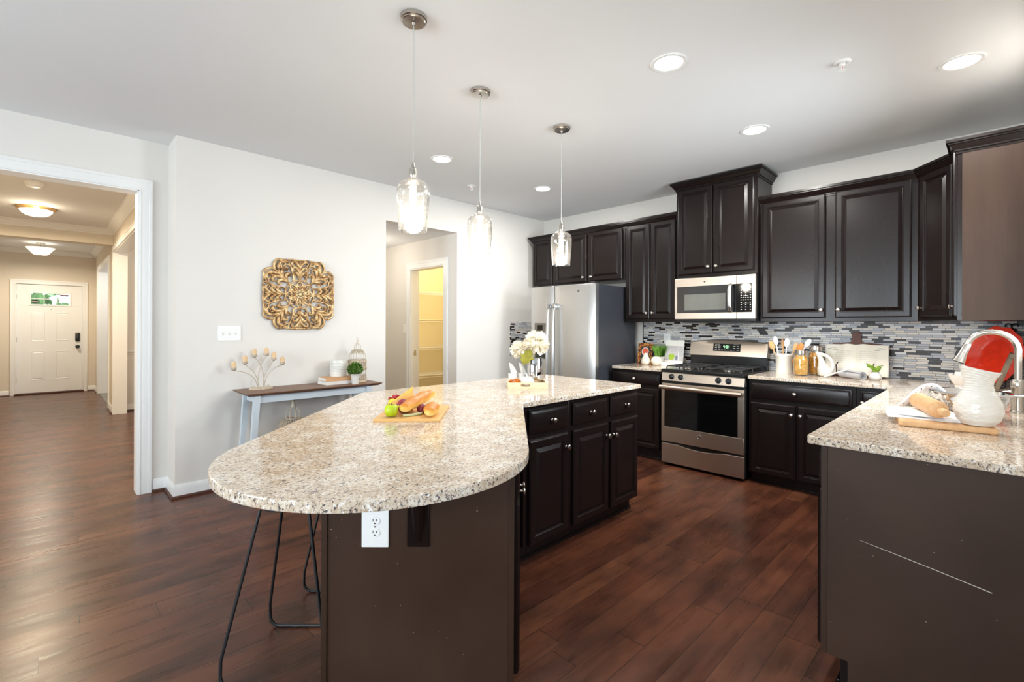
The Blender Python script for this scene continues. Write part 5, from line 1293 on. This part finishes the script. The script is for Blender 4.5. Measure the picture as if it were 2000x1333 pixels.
MB().lathe([(0, 0), (.040, 0), (.040, .0012), (0, .0012)], (.004, -.002, .058), 24, RX(90) @ Matrix.Diagonal((1, .30, 1, 1))).build('painted_slice', plain('pale_slice', lin(226,190,170), .5), p_)
t = thing('potted_grass', 'bushy green grass in a pale pot on the short counter', 'plant', (4.765, 2.560, CT1))
MB().lathe([(0, 0), (.040, 0), (.052, .078), (.055, .084), (.051, .086), (.047, .078), (0, .075)], (0, 0, 0), 28).build('pot', M['stone'], t)
g = MB(); rnd = random.Random(21)
for k in range(520):
    a = rnd.uniform(0, 2*PI); q0 = .045*math.sqrt(rnd.random()); L = rnd.uniform(.075, .155); le = rnd.uniform(.1, .75); x0, y0 = q0*math.cos(a), q0*math.sin(a); w_ = .0022
    p1 = (x0+math.cos(a)*le*L*.35, y0+math.sin(a)*le*L*.35, .075+L*.6); p2 = (x0+math.cos(a)*le*L*.75, y0+math.sin(a)*le*L*.75, .075+L*.95)
    s_, c_ = math.sin(a+1.0)*w_, math.cos(a+1.0)*w_
    g.raw([(x0-s_, y0+c_, .07), (x0+s_, y0-c_, .07), (p1[0]+s_*1.3, p1[1]-c_*1.3, p1[2]), (p1[0]-s_*1.3, p1[1]+c_*1.3, p1[2]), p2], [(0,1,2,3),(3,2,4)])
g.build('blades', M['grass'], t, 0)
single('ceramic_pear', MB().lathe([(0, 0), (.030, .001), (.047, .018), (.050, .040), (.042, .066), (.028, .090), (.021, .108), (.017, .120), (.008, .127), (0, .126)], (0, 0, 0), 28), M['cream'], 'cream ceramic pear on the short counter', 'ornament', (4.60, 2.635, CT1), smooth=60)
t = thing('ceramic_apple', 'white ceramic apple between the pear and the canvas print', 'ornament', (4.615, 2.520, CT1))
MB().lathe([(0, .006), (.020, 0), (.040, .008), (.054, .036), (.054, .058), (.044, .082), (.025, .092), (.010, .088), (0, .080)], (0, 0, 0), 30).build('body', M['cream'], t, 60)
MB().tube([(0, 0, .080), (-.003, 0, .098), (-.010, 0, .108)], [.003, .0025, .003], 8).build('stem', M['darkwood'], t)
t = thing('canvas_print', 'white canvas print of a kitchen scene leaning on the mosaic', 'print', (4.755, 2.405, CT1+.002), -90, rot=(rad(-10), 0, rad(-90)))
CW, CH = .205, .268
MB().box(-CW/2, CW/2, 0, .018, 0, CH, .002).build('canvas', M['paper'], t)
im = MB().box(-CW/2+.003, CW/2-.003, -.0015, .0, .048, .205); i_ = im.build('printed_picture', plain('soft_grey_print', lin(196,190,188), .6, var=.12, scale=14), t, 0)
g = MB(); g.lathe([(0, 0), (.034, 0), (.034, .001), (0, .001)], (-.022, -.0015, .088), 14, RX(90)); g.build('printed_plant', plain('lime_print', lin(160,186,50), .6, var=.2, scale=60), i_)
MB().box(.022, .048, -.0025, -.0014, .052, .100).build('printed_jar', plain('blue_grey_print', lin(120,126,140), .6), i_)
MB().box(.050, .054, -.0025, -.0014, .05, .2).build('printed_post', M['white'], i_)
MB().box(-.05, .09, -.0025, -.0014, .158, .162).build('printed_shelf', plain('light_print', lin(226,222,220), .6), i_)
single('block_sign', MB().box(-.042, .042, 0, .035, 0, .038, .002), M['paper'], 'small white block sign in front of the canvas print', 'sign', (4.625, 2.430, CT1), -90)

# ------------------------------------------------------------ counter right of the range
KX, KY = 4.700, 1.322
cr = [(r_*.90, z_) for r_, z_ in [(0, 0), (.076, 0), (.077, .004), (.0765, .150), (.080, .154), (.081, .165), (.079, .172), (.073, .172), (.071, .160), (.071, .012), (0, .012)]]
single('utensil_crock', MB().lathe(cr, (0, 0, 0), 40), plain('cream_crackle', lin(238,234,224), .25, var=.02, bump=.2, bscale=40), 'cream ceramic crock full of spoons right of the range', 'crock', (KX, KY, CT1), smooth=50)
def spoon(label, dx, dy, lean, az, L, mat, w_=.024, flat=.25):
    t = thing('wooden_spoon' if mat is M['spoonwood'] else 'white_spoon', label, 'spoon', (KX+dx, KY+dy, CT1+.014), 0, 'spoons in the crock')
    t.rotation_euler = (Matrix.Rotation(az, 4, 'Z') @ Matrix.Rotation(lean, 4, 'X')).to_euler()
    MB().tube([(0, 0, 0), (0, 0, L-.07), (0, 0, L-.05)], [.005, .0055, .007], 10).build('handle', mat, t, 60)
    b = MB().ball((0, 0, L-.022), (w_*flat, w_, .042), 16, 12); b.build('bowl', mat, t, 60)
A0 = rad(0)
spoon('broad wooden spoon leaning left out of the crock', 0, .030, -.30, 0, .265, M['spoonwood'], .027)
spoon('tall white spoon leaning left out of the crock', -.01, .020, -.18, 0, .300, M['white'], .020)
spoon('wooden spoon standing upright behind the white spoons', .02, .008, -.05, 0, .270, M['spoonwood'], .013)
spoon('white oval spoon upright in the middle of the crock', -.012, -.006, .06, 0, .280, M['white'], .020)
spoon('wooden spatula leaning right out of the crock', .015, -.012, .30, 0, .255, M['spoonwood'], .016)
spoon('dark honey wooden spoon leaning far right over the jars', -.02, -.025, .44, 0, .265, plain('honey_wood', lin(200,128,54), .4, var=.1), .025)
spoon('white ladle leaning right behind the honey spoon', .02, -.028, .52, 0, .320, M['white'], .022)
def pasta_jar(label, loc, pm, kind, H):
    t = thing('pasta_jar', label, 'jar', loc, 0, 'glass pasta jars'); R = .057
    o_ = [(0, 0), (R-.004, 0), (R, .005), (R, H*.62), (R*.93, H*.74), (R*.78, H*.82), (R*.74, H*.88)]; i_ = [(r-.003, max(z, .005)) for r, z in o_[::-1] if r > .01]
    MB().lathe(o_+i_+[(0, .005)], (0, 0, 0), 36).build('glass_body', M['glass'], t, 60)
    MB().lathe([(0, H*.86), (R*.80, H*.86), (R*.80, H*.985), (R*.76, H), (0, H)], (0, 0, 0), 32).build('lid', M['nickel'], t)
    g = MB(); rnd = random.Random(len(label)); FH_ = H*.78
    core = MB().lathe([(0, .008), (R-.011, .008), (R-.010, FH_*.8), (R*.66, FH_*.97), (0, FH_)], (0, 0, 0), 20)
    g.v += core.v; g.f += core.f
    for k in range(420):
        a = rnd.uniform(0, 2*PI); z = rnd.uniform(.014, FH_*.98); rr_ = (R-.0085) if z < FH_*.78 else (R-.0085)*(1-.34*(z-FH_*.78)/(FH_*.22))
        c = Vector((rr_*math.cos(a), rr_*math.sin(a), z)); tn = Vector((-math.sin(a), math.cos(a), 0)); d = (tn*math.cos(k*1.7)+Vector((0, 0, 1))*math.sin(k*1.7)*.8).normalized()
        L = .013 if kind == 'penne' else .011
        if kind == 'penne': g.tube([c-d*L, c, c+d*L], .0032, 6)
        else: g.tube([c-d*L, c-d*L*.3+Vector((0, 0, .003)), c+d*L*.3-Vector((0, 0, .003)), c+d*L], [.002, .0042, .0042, .002], 5)
    p_ = g.build('pasta', pm, t, 60); p_['kind'] = 'stuff'
pasta_jar('glass jar of pale penne pasta with a steel lid, in front', (4.605, 1.168, CT1), M['pasta'], 'penne', .215)
pasta_jar('glass jar of darker twisted pasta behind the penne jar', (4.735, 1.090, CT1), M['pasta2'], 'fusilli', .250)
# stoneware jug with a ring handle
t = thing('stoneware_jug', 'pale stoneware jug with slanted neck and oval handle hole', 'jug', (4.645, 1.000, CT1), 0)
rows = []; seg = 28; n = 20; jm = MB(); vs = []; fs = []
for i in range(n+1):
    u = i/n; z = .205*u
    ks = [(0, 0, .034), (.04, 0, .049), (.12, 0, .055), (.22, .001, .056), (.32, .007, .049), (.42, .016, .038), (.52, .023, .029), (.65, .029, .0225), (.80, .040, .019), (.92, .052, .0175), (1.0, .060, .0165)]
    for (u0, c0_, r0_), (u1, c1_, r1_) in zip(ks, ks[1:]):
        if u <= u1+1e-9: q_ = (u-u0)/(u1-u0); cy_ = c0_+(c1_-c0_)*q_; ry = r0_+(r1_-r0_)*q_; break
    rx = min(ry*.95, .05)
    for k in range(seg):
        a = 2*PI*k/seg; vs.append((rx*math.cos(a), cy_+ry*math.sin(a), z))
for i in range(n):
    for k in range(seg): k2 = (k+1) % seg; fs.append((i*seg+k, i*seg+k2, (i+1)*seg+k2, (i+1)*seg+k))
fs += [tuple(range(seg-1, -1, -1)), tuple(n*seg+k for k in range(seg))]
jm.raw(vs, fs); jm.build('body', M['stone'], t, 60)
MB().tube(bez((0, .045, .185), (0, -.030, .185), (0, -.075, .115), (0, -.044, .048), 16), [.013]*6+[.012]*11, 12, flat=1.1).build('handle', M['stone'], t, 60)
# recipe book on a dark board stand
BX, BY = 4.815, .845
t = thing('recipe_stand', 'dark brown wooden paddle stand holding the recipe book', 'book stand', (4.872, .826, CT1), -90, rot=(rad(-4), 0, rad(-90)))
pts = [(-.19, .0), (.19, .0), (.19, .255), (.165, .275), (.05, .283), (.034, .295), (.033, .335)]+arc(0, .340, .034, 10, 170, 10)+[(-.033, .335), (-.034, .295), (-.05, .283), (-.165, .275), (-.19, .255)]
q = MB().prism(pts, 0, .016, .003); q.xf(0, Matrix(((1,0,0,0),(0,0,1,0),(0,1,0,0),(0,0,0,1)))); q.build('paddle_board', M['darkwood'], t)
lg = MB(); lg.box(-.16, .16, -.11, .0, 0, .012, .003); lg.build('ledge', M['darkwood'], t)
for s_ in (-.118, .128): MB().tube([(s_, -.108, .010), (s_, -.112, .05), (s_-.004, -.113, .085), (s_+.012, -.118, .112)], .0042, 8).build('page_holder', M['blackmetal'], t)
t = thing('recipe_book', 'open white recipe book propped up against the mosaic', 'book', (4.80, .821, CT1+.013), -90, rot=(rad(-10), 0, rad(-90)))
def leafp(sgn):
    m = MB(); vs = []; n = 10; Wp, Hp = .213, .255
    for i in range(n+1):
        u = i/n; x = sgn*Wp*u; y = -.014*math.sin(PI*min(1, u*1.6))*(1 if u < .63 else .0)-.004-.012*math.exp(-((u-.22)/.2)**2)
        top = Hp-.004+.008*math.exp(-((u-.25)/.22)**2)
        vs += [(x, y, 0), (x, y, top), (x, .010, 0), (x, .010, top)]
    fs = []
    for i in range(n): a = 4*i; b = a+4; fs += [(a, b, b+1, a+1), (a+2, a+3, b+3, b+2), (a+1, b+1, b+3, a+3), (a, a+2, b+2, b)]
    fs += [(0, 1, 3, 2), (4*n, 4*n+2, 4*n+3, 4*n+1)]
    return m.raw(vs, fs)
leafp(-1).build('page_block', M['page'], t, 50); leafp(1).build('page_block', M['page'], t, 50)
bp = MB(); bp.box(-.219, -.215, -.001, .012, -.003, .258); bp.box(.215, .219, -.001, .012, -.003, .258); bp.box(-.219, .219, .010, .0125, -.003, .258); bp.build('cover', M['bookwhite'], t)
for s_ in (-1, 1):
    d = MB(); d.tube(bez((s_*.125, -.0075, .212), (s_*.150, -.0075, .205), (s_*.18, -.0075, .222), (s_*.198, -.0075, .218), 8), .0012, 5); d.tube([(s_*.14, -.0075, .222), (s_*.16, -.0075, .232), (s_*.18, -.0075, .226)], .001, 5); d.build('sprig_drawing', M['slot'], t)
# grey rolled towel with a white spatula across it
t = thing('rolled_towel', 'grey towel rolled up in front of the recipe book', 'towel', (4.575, .805, CT1), 0)
sp = []
for i in range(60): a = i*.36; r_ = .006+.030*i/60; sp.append((r_*math.cos(a), r_*math.sin(a)))
m = MB(); vs = []; fs = []; L0, L1 = (.075, .085), (-.085, -.075)
ax = Vector((-.72, -.69, 0)); ax.normalize(); sd = Vector((-ax.y, ax.x, 0))
for off in (-.125, .125):
    for r_in in (1.0, .86):
        for (p_, z_) in sp: c = ax*off+sd*(p_*r_in); vs.append((c.x, c.y, .036+z_*r_in))
n = len(sp)
for i in range(n-1):
    fs += [(i, i+1, 2*n+i+1, 2*n+i), (n+i+1, n+i, 3*n+i, 3*n+i+1), (i+1, i, n+i, n+i+1), (2*n+i, 2*n+i+1, 3*n+i+1, 3*n+i)]
m.raw(vs, fs); m.build('roll', M['greytowel'], t, 60)
t = thing('white_spatula', 'slim white stick resting across the grey towel', 'utensil', (4.535, .984, CT1+.006))
e = Vector((4.60, .765, CT1+.104))-Vector((4.535, .984, CT1+.006)); t.rotation_euler = e.to_track_quat('Y', 'Z').to_euler()
MB().box(-.007, .007, 0, e.length, -.003, .005, .002).build('stick', M['white'], t)
t = thing('succulent_pot', 'small white round pot with leafy green sprigs', 'plant', (4.615, .660, CT1))
MB().lathe([(r_*.84, z_) for r_, z_ in [(0, 0), (.034, 0), (.050, .016), (.052, .028), (.042, .046), (.032, .054), (.033, .062), (.036, .064), (.031, .064), (.028, .055), (0, .05)]], (0, 0, 0), 30).build('pot', M['ceramic'], t, 60)
g = MB(); rnd = random.Random(4)
for (dx, dz, n_) in ((.045, .058, 42), (.0, .03, 30), (-.035, .05, 36), (.02, .04, 26)):
    for k in range(n_):
        u = rnd.random(); c = Vector((rnd.uniform(-.008, .008), dx*u+rnd.uniform(-.008, .008), .060+dz*u+rnd.uniform(-.004, .010))); g.ball(c, (.0105, .0105, .004), 6, 4, RX(rnd.uniform(-60, 60)) @ RY(rnd.uniform(-60, 60)))
    g.tube([(0, 0, .05), (0, dx, .06+dz)], .0015, 5)
g.build('sprigs', plain('succulent_green', lin(126,156,48), .5, var=.35, scale=60), t, 60)
# ------------------------------------------------------------ peninsula
ang3 = math.degrees(math.atan2(-.005-.282, 2.594-2.546))
WX, WY = 2.550, .285
t = single('wooden_board', MB().prism([(.012, 0), (.296, 0)]+arc(.288, .012, .012, -60, 60, 4)+[(.300, .30)]+arc(.288, .318, .012, 30, 90, 3)+[(.012, .33)]+arc(.012, .318, .012, 100, 170, 3)+[(0, .012)], 0, .026, .009, 3), M['maple'], 'thick rounded maple board on the peninsula under the pitcher', 'cutting board', (WX, WY, CT1), ang3)
PZ = CT1+.026
t = thing('white_pitcher', 'large white basket-weave pitcher standing on the maple board', 'pitcher', (2.640, .050, PZ), ang3)
prof = [(r_*.735, z_) for r_, z_ in [(.050, 0), (.066, .004), (.090, .026), (.1015, .055), (.098, .085), (.082, .115), (.066, .138), (.060, .156), (.0605, .175), (.066, .195), (.072, .210), (.076, .222)]]
m = MB(); seg = 96; vs = []; fs = []; NR = 110
def pr_at(z):
    for (r0, z0), (r1, z1) in zip(prof, prof[1:]):
        if z <= z1: u = (z-z0)/(z1-z0); u = u*u*(3-2*u)*.35+u*.65; return r0+(r1-r0)*u
    return prof[-1][0]
def shell(off):
    out = []
    for i in range(NR+1):
        for k in range(seg):
            a = 2*PI*k/seg; u = i/NR; z = .222*u; r = pr_at(z)-off
            if off == 0: r += .0011*math.sin(2*PI*(u*24+1.1*math.sin(a*1.0+.6)))*(1 if u > .5 else .8*math.cos(a*14+PI*math.floor(u*24)))
            sp = max(0, math.cos(a-0))**6*max(0, (u-.72)/.28)**1.6
            hi = .015*math.cos(a+PI)*max(0, (u-.75)/.25)*1.0
            out.append(((r+.012*sp)*math.cos(a), (r+.002*sp)*math.sin(a), z+hi+.003*sp))
    return out
n1 = (NR+1)*seg; vs = shell(0)+shell(.004)
for i in range(NR):
    for k in range(seg):
        k2 = (k+1) % seg; fs.append((i*seg+k, i*seg+k2, (i+1)*seg+k2, (i+1)*seg+k)); fs.append((n1+i*seg+k2, n1+i*seg+k, n1+(i+1)*seg+k, n1+(i+1)*seg+k2))
for k in range(seg): k2 = (k+1) % seg; fs.append((NR*seg+k, NR*seg+k2, n1+NR*seg+k2, n1+NR*seg+k))
fs += [tuple(range(seg-1, -1, -1)), tuple(n1+k for k in range(seg))]
m.raw(vs, fs); m.build('body', M['ceramic'], t, 60)
# folded cloth
t = thing('folded_cloth', 'folded white linen cloth lying under the rolling pin', 'cloth', (WX, WY, PZ), ang3)
for layer, (x0, x1, y0, y1, z0) in enumerate(((-.035, .235, .055, .290, .001), (-.030, .20, .075, .300, .011))):
    m = MB(); nx, ny = 22, 12; vs = []; rnd = random.Random(layer+3)
    for i in range(nx+1):
        for j in range(ny+1):
            u, v = i/nx, j/ny; x_ = x0+(x1-x0)*u; y_ = y0+(y1-y0)*v+.006*math.sin(u*7+layer); ed = min(u, 1-u, v, 1-v)
            vs.append((x_, y_, z0+.009*min(1, ed*8)**.5+.0025*math.sin(u*9+v*5+layer*2)*min(1, ed*6)))
    top = len(vs); vs += [(p[0], p[1], z0-.0+.0008) for p in vs]
    fs = []
    for i in range(nx):
        for j in range(ny):
            a = i*(ny+1)+j; b = a+ny+1; fs += [(a, b, b+1, a+1), (top+a+1, top+b+1, top+b, top+a)]
    bd_ = [i*(ny+1) for i in range(nx+1)]+[nx*(ny+1)+j for j in range(1, ny+1)]+[i*(ny+1)+ny for i in range(nx-1, -1, -1)]+[j for j in range(ny-1, 0, -1)]
    for a, b in zip(bd_, bd_[1:]+bd_[:1]): fs.append((b, a, top+a, top+b))
    m.raw(vs, fs); m.build('cloth_layer', M['cloth'], t, 60)
# rolling pin
p0, p1 = Vector((2.862, .252, PZ+.052)), Vector((2.585, .158, PZ+.050)); d = p1-p0
t = thing('rolling_pin', 'light wooden rolling pin resting on the folded cloth', 'rolling pin', p0); t.rotation_euler = d.to_track_quat('Z', 'Y').to_euler()
L = d.length; rp = MB().lathe([(0, .0), (.020, .0), (.033, .006), (.0345, .015), (.0345, L-.035), (.033, L-.022), (.020, L-.012), (.012, L-.010), (0, L-.01)], (0, 0, 0), 36); rp.build('roller', M['maple'], t, 40)
MB().lathe([(0, L-.012), (.008, L-.012), (.011, L+.004), (.016, L+.03), (.0165, L+.055), (.013, L+.066), (0, L+.068)], (0, 0, 0), 24).build('handle', M['maple'], t, 60)
MB().lathe([(0, .012), (.008, .01), (.011, -.006), (.016, -.03), (.0165, -.055), (.013, -.066), (0, -.068)], (0, 0, 0), 24).build('handle', M['maple'], t, 60)
# colander
t = thing('colander', 'shiny steel colander with dotted holes behind the pitcher', 'colander', (3.010, .085, CT1))
R, k_ = .1405, .755
prof = [(r_*k_, z_) for r_, z_ in [(.072, 0), (.078, .002), (.078, .012), (.085, .014), (.12, .028), (.150, .055), (.166, .088), (.172, .112), (.186, .114), (.189, .118), (.186, .123), (.170, .120), (.164, .09), (.148, .058), (.118, .031), (.08, .018), (0, .016)]]
hm = MB().lathe(prof, (0, 0, 0), 56); hm.use(M['paper'])
for ring, z in enumerate((.036, .050, .064, .078)):
    r_ = {.036: .1325, .050: .1465, .064: .1565, .078: .1632}[z]*k_
    for c_ in range(12):
        for q_ in range(-2, 3):
            if abs(q_)+ring > 4: continue
            a = 2*PI*c_/12+q_*.095; hm.ball((r_*math.cos(a), r_*math.sin(a), z), (.0038, .0038, .0038), 7, 5)
hm.build('bowl', M['chrome'], t, 50)
MB().tube([(.131*math.cos(rad(a)), .131*math.sin(rad(a)), .115) for a in (-100, -95)]+[(.180*math.cos(rad(a)), .180*math.sin(rad(a)), .117) for a in (-92, -85, -78)]+[(.131*math.cos(rad(a)), .131*math.sin(rad(a)), .115) for a in (-75, -70)], .0045, 8).build('handle', M['chrome'], t, 60)
# measuring tape draped over the colander rim
t = thing('measuring_tape', 'white measuring tape with black ticks draped over the colander rim', 'measuring tape', (3.010, .085, CT1))
C0 = Vector((3.010, .085, CT1))
path = [Vector(q_)-C0 for q_ in ((2.945, .352, .920), (2.920, .325, .945), (2.905, .292, .985), (2.908, .258, 1.030), (2.922, .230, 1.052), (2.942, .204, 1.052), (2.962, .180, 1.030), (2.972, .168, 1.000))]
sm = []
for i in range(len(path)-1):
    a0 = path[max(0, i-1)]; a1 = path[i]; a2_ = path[i+1]; a3 = path[min(len(path)-1, i+2)]
    for k in range(5):
        u = k/5; sm.append(.5*((2*a1)+(a2_-a0)*u+(2*a0-5*a1+4*a2_-a3)*u*u+(3*a1-a0-3*a2_+a3)*u**3))
sm.append(path[-1])
tb = MB().tube(sm, [.004+.0125*min(1, (i+1)/5) for i in range(len(sm))], 12, flat=.42, up=(.6, .5, .62)); tp_ = tb.build('band', plain('white_rubber', lin(240,238,238), .4, var=.01), t, 60)
tk = MB()
for i in range(5, len(sm)-6, 3):
    a, b = sm[i], sm[i+1]; d_ = (b-a).normalized(); side = Vector((.62, -.1, -.6)); side = (side-d_*side.dot(d_)).normalized(); nrm = side.cross(d_).normalized()
    if nrm.dot(Vector((-.7, .1, .4))) < 0: nrm = -nrm
    c_ = a+nrm*.0075; Lk = .011 if (i % 2) else .007
    tk.tube([c_-side*.012, c_-side*(.012-Lk)], .0011, 5)
tk.build('ticks', M['slot'], tp_)
# faucet
FXx, FYy = 3.385, -.075
t = thing('kitchen_faucet', 'tall brushed nickel gooseneck faucet at the right end of the sink', 'faucet', (FXx, FYy, CT1))
MB().lathe([(0, 0), (.030, 0), (.030, .006), (.026, .010), (.0245, .060), (.0245, .115), (.026, .118), (.026, .155), (.022, .160), (0, .160)], (0, 0, 0), 32).build('base', M['nickel'], t, 40)
arcp = [(0, 0, .155), (0, 0, .28)]+[(0, .092-.092*math.cos(rad(a)), .300+.092*math.sin(rad(a))) for a in range(0, 151, 10)]
e_ = arcp[-1]; arcp.append((0, e_[1]+.006, e_[2]-.016))
MB().tube(arcp, .0135, 18, up=(1, 0, 0)).build('gooseneck', M['nickel'], t, 60)
e1 = Vector(arcp[-1]); dr_ = Vector((0, .35, -.94)).normalized()
h = MB().lathe([(0, 0), (.0145, 0), (.0165, .006), (.0175, .05), (.024, .088), (.026, .098), (.022, .101), (0, .100)], (0, 0, 0), 28, dr_.to_track_quat('Z', 'Y').to_matrix().to_4x4()); h.xf(0, T(*e1)); hd = h.build('spray_head', M['nickel'], t, 60)
bq = e1+dr_*.055+Vector((0, .019, .009)); MB().tube([bq-dr_*.022, bq, bq+dr_*.022], [.0055, .007, .0055], 10).build('spray_button', M['slot'], hd, 60)
sf = e1+dr_*.0985; q = MB().lathe([(0, 0), (.020, 0), (.019, .005), (0, .005)], (0, 0, 0), 24, dr_.to_track_quat('Z', 'Y').to_matrix().to_4x4()); q.xf(0, T(*sf)); q.build('nozzle', M['slot'], hd)
lv = MB(); lv.cyl((0, -.02, .135), (.0, -.058, .135), .015); lv.tube([(0, -.05, .135), (.0, -.062, .16), (0, -.075, .21)], [.008, .007, .005], 10); lv.build('lever', M['nickel'], t, 60)
t = thing('soap_dispenser', 'short nickel soap pump beside the faucet', 'soap dispenser', (3.56, -.085, CT1))
MB().lathe([(0, 0), (.024, 0), (.024, .006), (.012, .010), (.012, .06), (.009, .065), (.009, .085), (0, .085)], (0, 0, 0), 24).build('pump', M['nickel'], t); MB().tube([(0, 0, .08), (0, .02, .083), (0, .06, .078)], [.009, .007, .005], 8).build('spout', M['nickel'], t)
# pale glass flower
def glass_flower():
    t = thing('glass_flower', 'frosted pale glass flower bowl between the book and the red platter', 'ornament', (4.17, .165, CT1), 0)
    m = MB()
    for ring, (n_, L, tilt, r0) in enumerate(((9, .080, 40, .016), (8, .072, 60, .012), (7, .060, 78, .008))):
        for k in range(n_):
            rows = []
            for i in range(7):
                u = i/6; w_ = .021*math.sin(PI*(.10+.80*u))**.7*(1.15-.2*ring); rows += [(-w_, L*u, .03*u*u+w_*.35), (0, L*u, .03*u*u-.0), (w_, L*u, .03*u*u+w_*.35)]
            n0 = m.mark(); m.raw(rows, [(3*i+j, 3*i+j+1, 3*i+4+j, 3*i+3+j) for i in range(6) for j in (0, 1)])
            m.xf(n0, RZ(360*k/n_+ring*19) @ T(0, r0, .040+ring*.010) @ RX(tilt))
    m.build('petals', M['quartz'], t, 60); MB().lathe([(0, 0), (.035, 0), (.037, .01), (.02, .03), (.024, .045), (0, .04)], (0, 0, 0), 20).build('foot', M['quartz'], t)
glass_flower()
# red platter on a black easel in the corner
t = thing('red_platter', 'big glossy red fluted platter leaning in the counter corner', 'platter', (4.700, .030, CT1+.008), -90, rot=(rad(-13), 0, rad(-135)))
R = .205; prof = [(0, 0), (.10, .0), (.13, .006), (.165, .020), (R, .030), (R, .034), (.165, .025), (.13, .012), (.10, .006), (0, .006)]
q = MB().lathe(prof, (0, 0, 0), 72)
q.v = [((x*(1+.022*math.sin(12*math.atan2(y, x))*min(1, math.hypot(x, y)/R)**3)), (y*(1+.022*math.sin(12*math.atan2(y, x))*min(1, math.hypot(x, y)/R)**3)), z) for x, y, z in q.v]
q.xf(0, T(0, 0, R+.006) @ RX(90)); q.build('dish', M['redplate'], t, 60)
t = thing('plate_easel', 'black curly wire easel behind the red platter', 'easel', (4.715, .012, CT1), -135)
e = MB(); cu = lambda cx_, cz_, r_, a0, a1: [(cx_+r_*math.cos(rad(a0+(a1-a0)*i/12)), 0.03+.10*(cz_/.45), cz_+r_*math.sin(rad(a0+(a1-a0)*i/12))) for i in range(13)]
for s_ in (-1, 1):
    e.tube([(s_*.10, -.03, .004), (s_*.08, .03, .16), (s_*.045, .10, .405)], .005, 8); e.tube(cu(s_*.022, .418, .022, 0, 300) if s_ > 0 else cu(s_*.022, .418, .022, 180, -120), .005, 8)
    e.tube([(s_*.10, -.03, .004), (s_*.10, -.09, .006), (s_*.10, -.10, .03)], .005, 8)
e.tube([(-.095, -.02, .02), (.095, -.02, .02)], .005, 8); e.tube([(0, .115, .40), (0, .125, .2), (0, .12, .004)], .005, 8); e.build('wire_frame', M['blackmetal'], t, 60)
# small framed print leaning by the faucet
t = thing('wood_framed_print', 'tilted grey wood frame with a red and black print by the faucet', 'picture frame', (4.30, .004, CT1+.004), -90, rot=(rad(-17), 0, rad(180)))
k = .028; FW, FH = .20, .26; b = MB()
for a in ((-FW/2, FW/2, 0, k), (-FW/2, FW/2, FH-k, FH), (-FW/2, -FW/2+k, k, FH-k), (FW/2-k, FW/2, k, FH-k)): b.box(a[0], a[1], -.012, .010, a[2], a[3], .003)
b.build('frame', M['greywood'], t); MB().box(-FW/2+k-.002, FW/2-k+.002, -.003, .004, k-.002, FH-k+.002).build('print', M['redprint'], t, 0)

# ------------------------------------------------------------ stools under the island overhang
def stool(label, d, l, turn):
    x, y, _ = fwd(d, l); t = thing('bar_stool', label, 'stool', (x, y, 0), CAM_YAW-90+turn, 'hairpin bar stools')
    s = MB(); s.lathe([(0, .640), (.15, .640), (.178, .650), (.182, .662), (.17, .672), (.12, .670), (0, .662)], (0, 0, 0), 40); s.build('seat', M['darkwood'], t, 50)
    MB().lathe([(.13, .628), (.14, .628), (.14, .640), (.13, .640)], (0, 0, 0), 32).build('seat_ring', M['blackmetal'], t)
    for sgn in (-1, 1):
        b0, tp0 = .192, .125
        yb, yt = sgn*.180, sgn*.095
        pts = [(-tp0+.02, yt, .635), (-b0, yb-sgn*.012, .05)]
        lo = []
        for i in range(7): a = rad(180+90*i/6); lo.append((-b0+.04+.04*math.cos(a), yb, .046+.040*math.sin(a)))
        ro = [(-x_, y_, z_) for x_, y_, z_ in lo[::-1]]
        pts = [(-tp0+.035, yt, .635), (-b0-.0, yb*.985, .10)]+lo+ro+[(b0+.0, yb*.985, .10), (tp0-.035, yt, .635)]
        MB().tube(pts, .0062, 10).build('hairpin_leg', M['blackmetal'], t, 60)
    return t
stool('black hairpin stool nearest the camera, under the rounded island end', 1.910, -.865, 0)
stool('second black hairpin stool partly hidden by the island end panel', 2.54, -.835, 0)

# plain point lights added to brighten dining room, side room and nook; no fixtures
for nm, loc, e_, col in (('dining_fill', (1.6, 7.6, 2.3), 26, (1.0, .90, .76)), ('side_room_fill', (1.6, 11.2, 2.3), 26, (.92, .96, 1.0)), ('nook_fill', (2.78, 5.5, 2.15), 9, (1.0, .92, .82))):
    l = bpy.data.lights.new(nm, 'POINT'); l.energy = e_; l.color = col; l.shadow_soft_size = .15
    o = bpy.data.objects.new(nm, l); COL.objects.link(o); o.location = loc
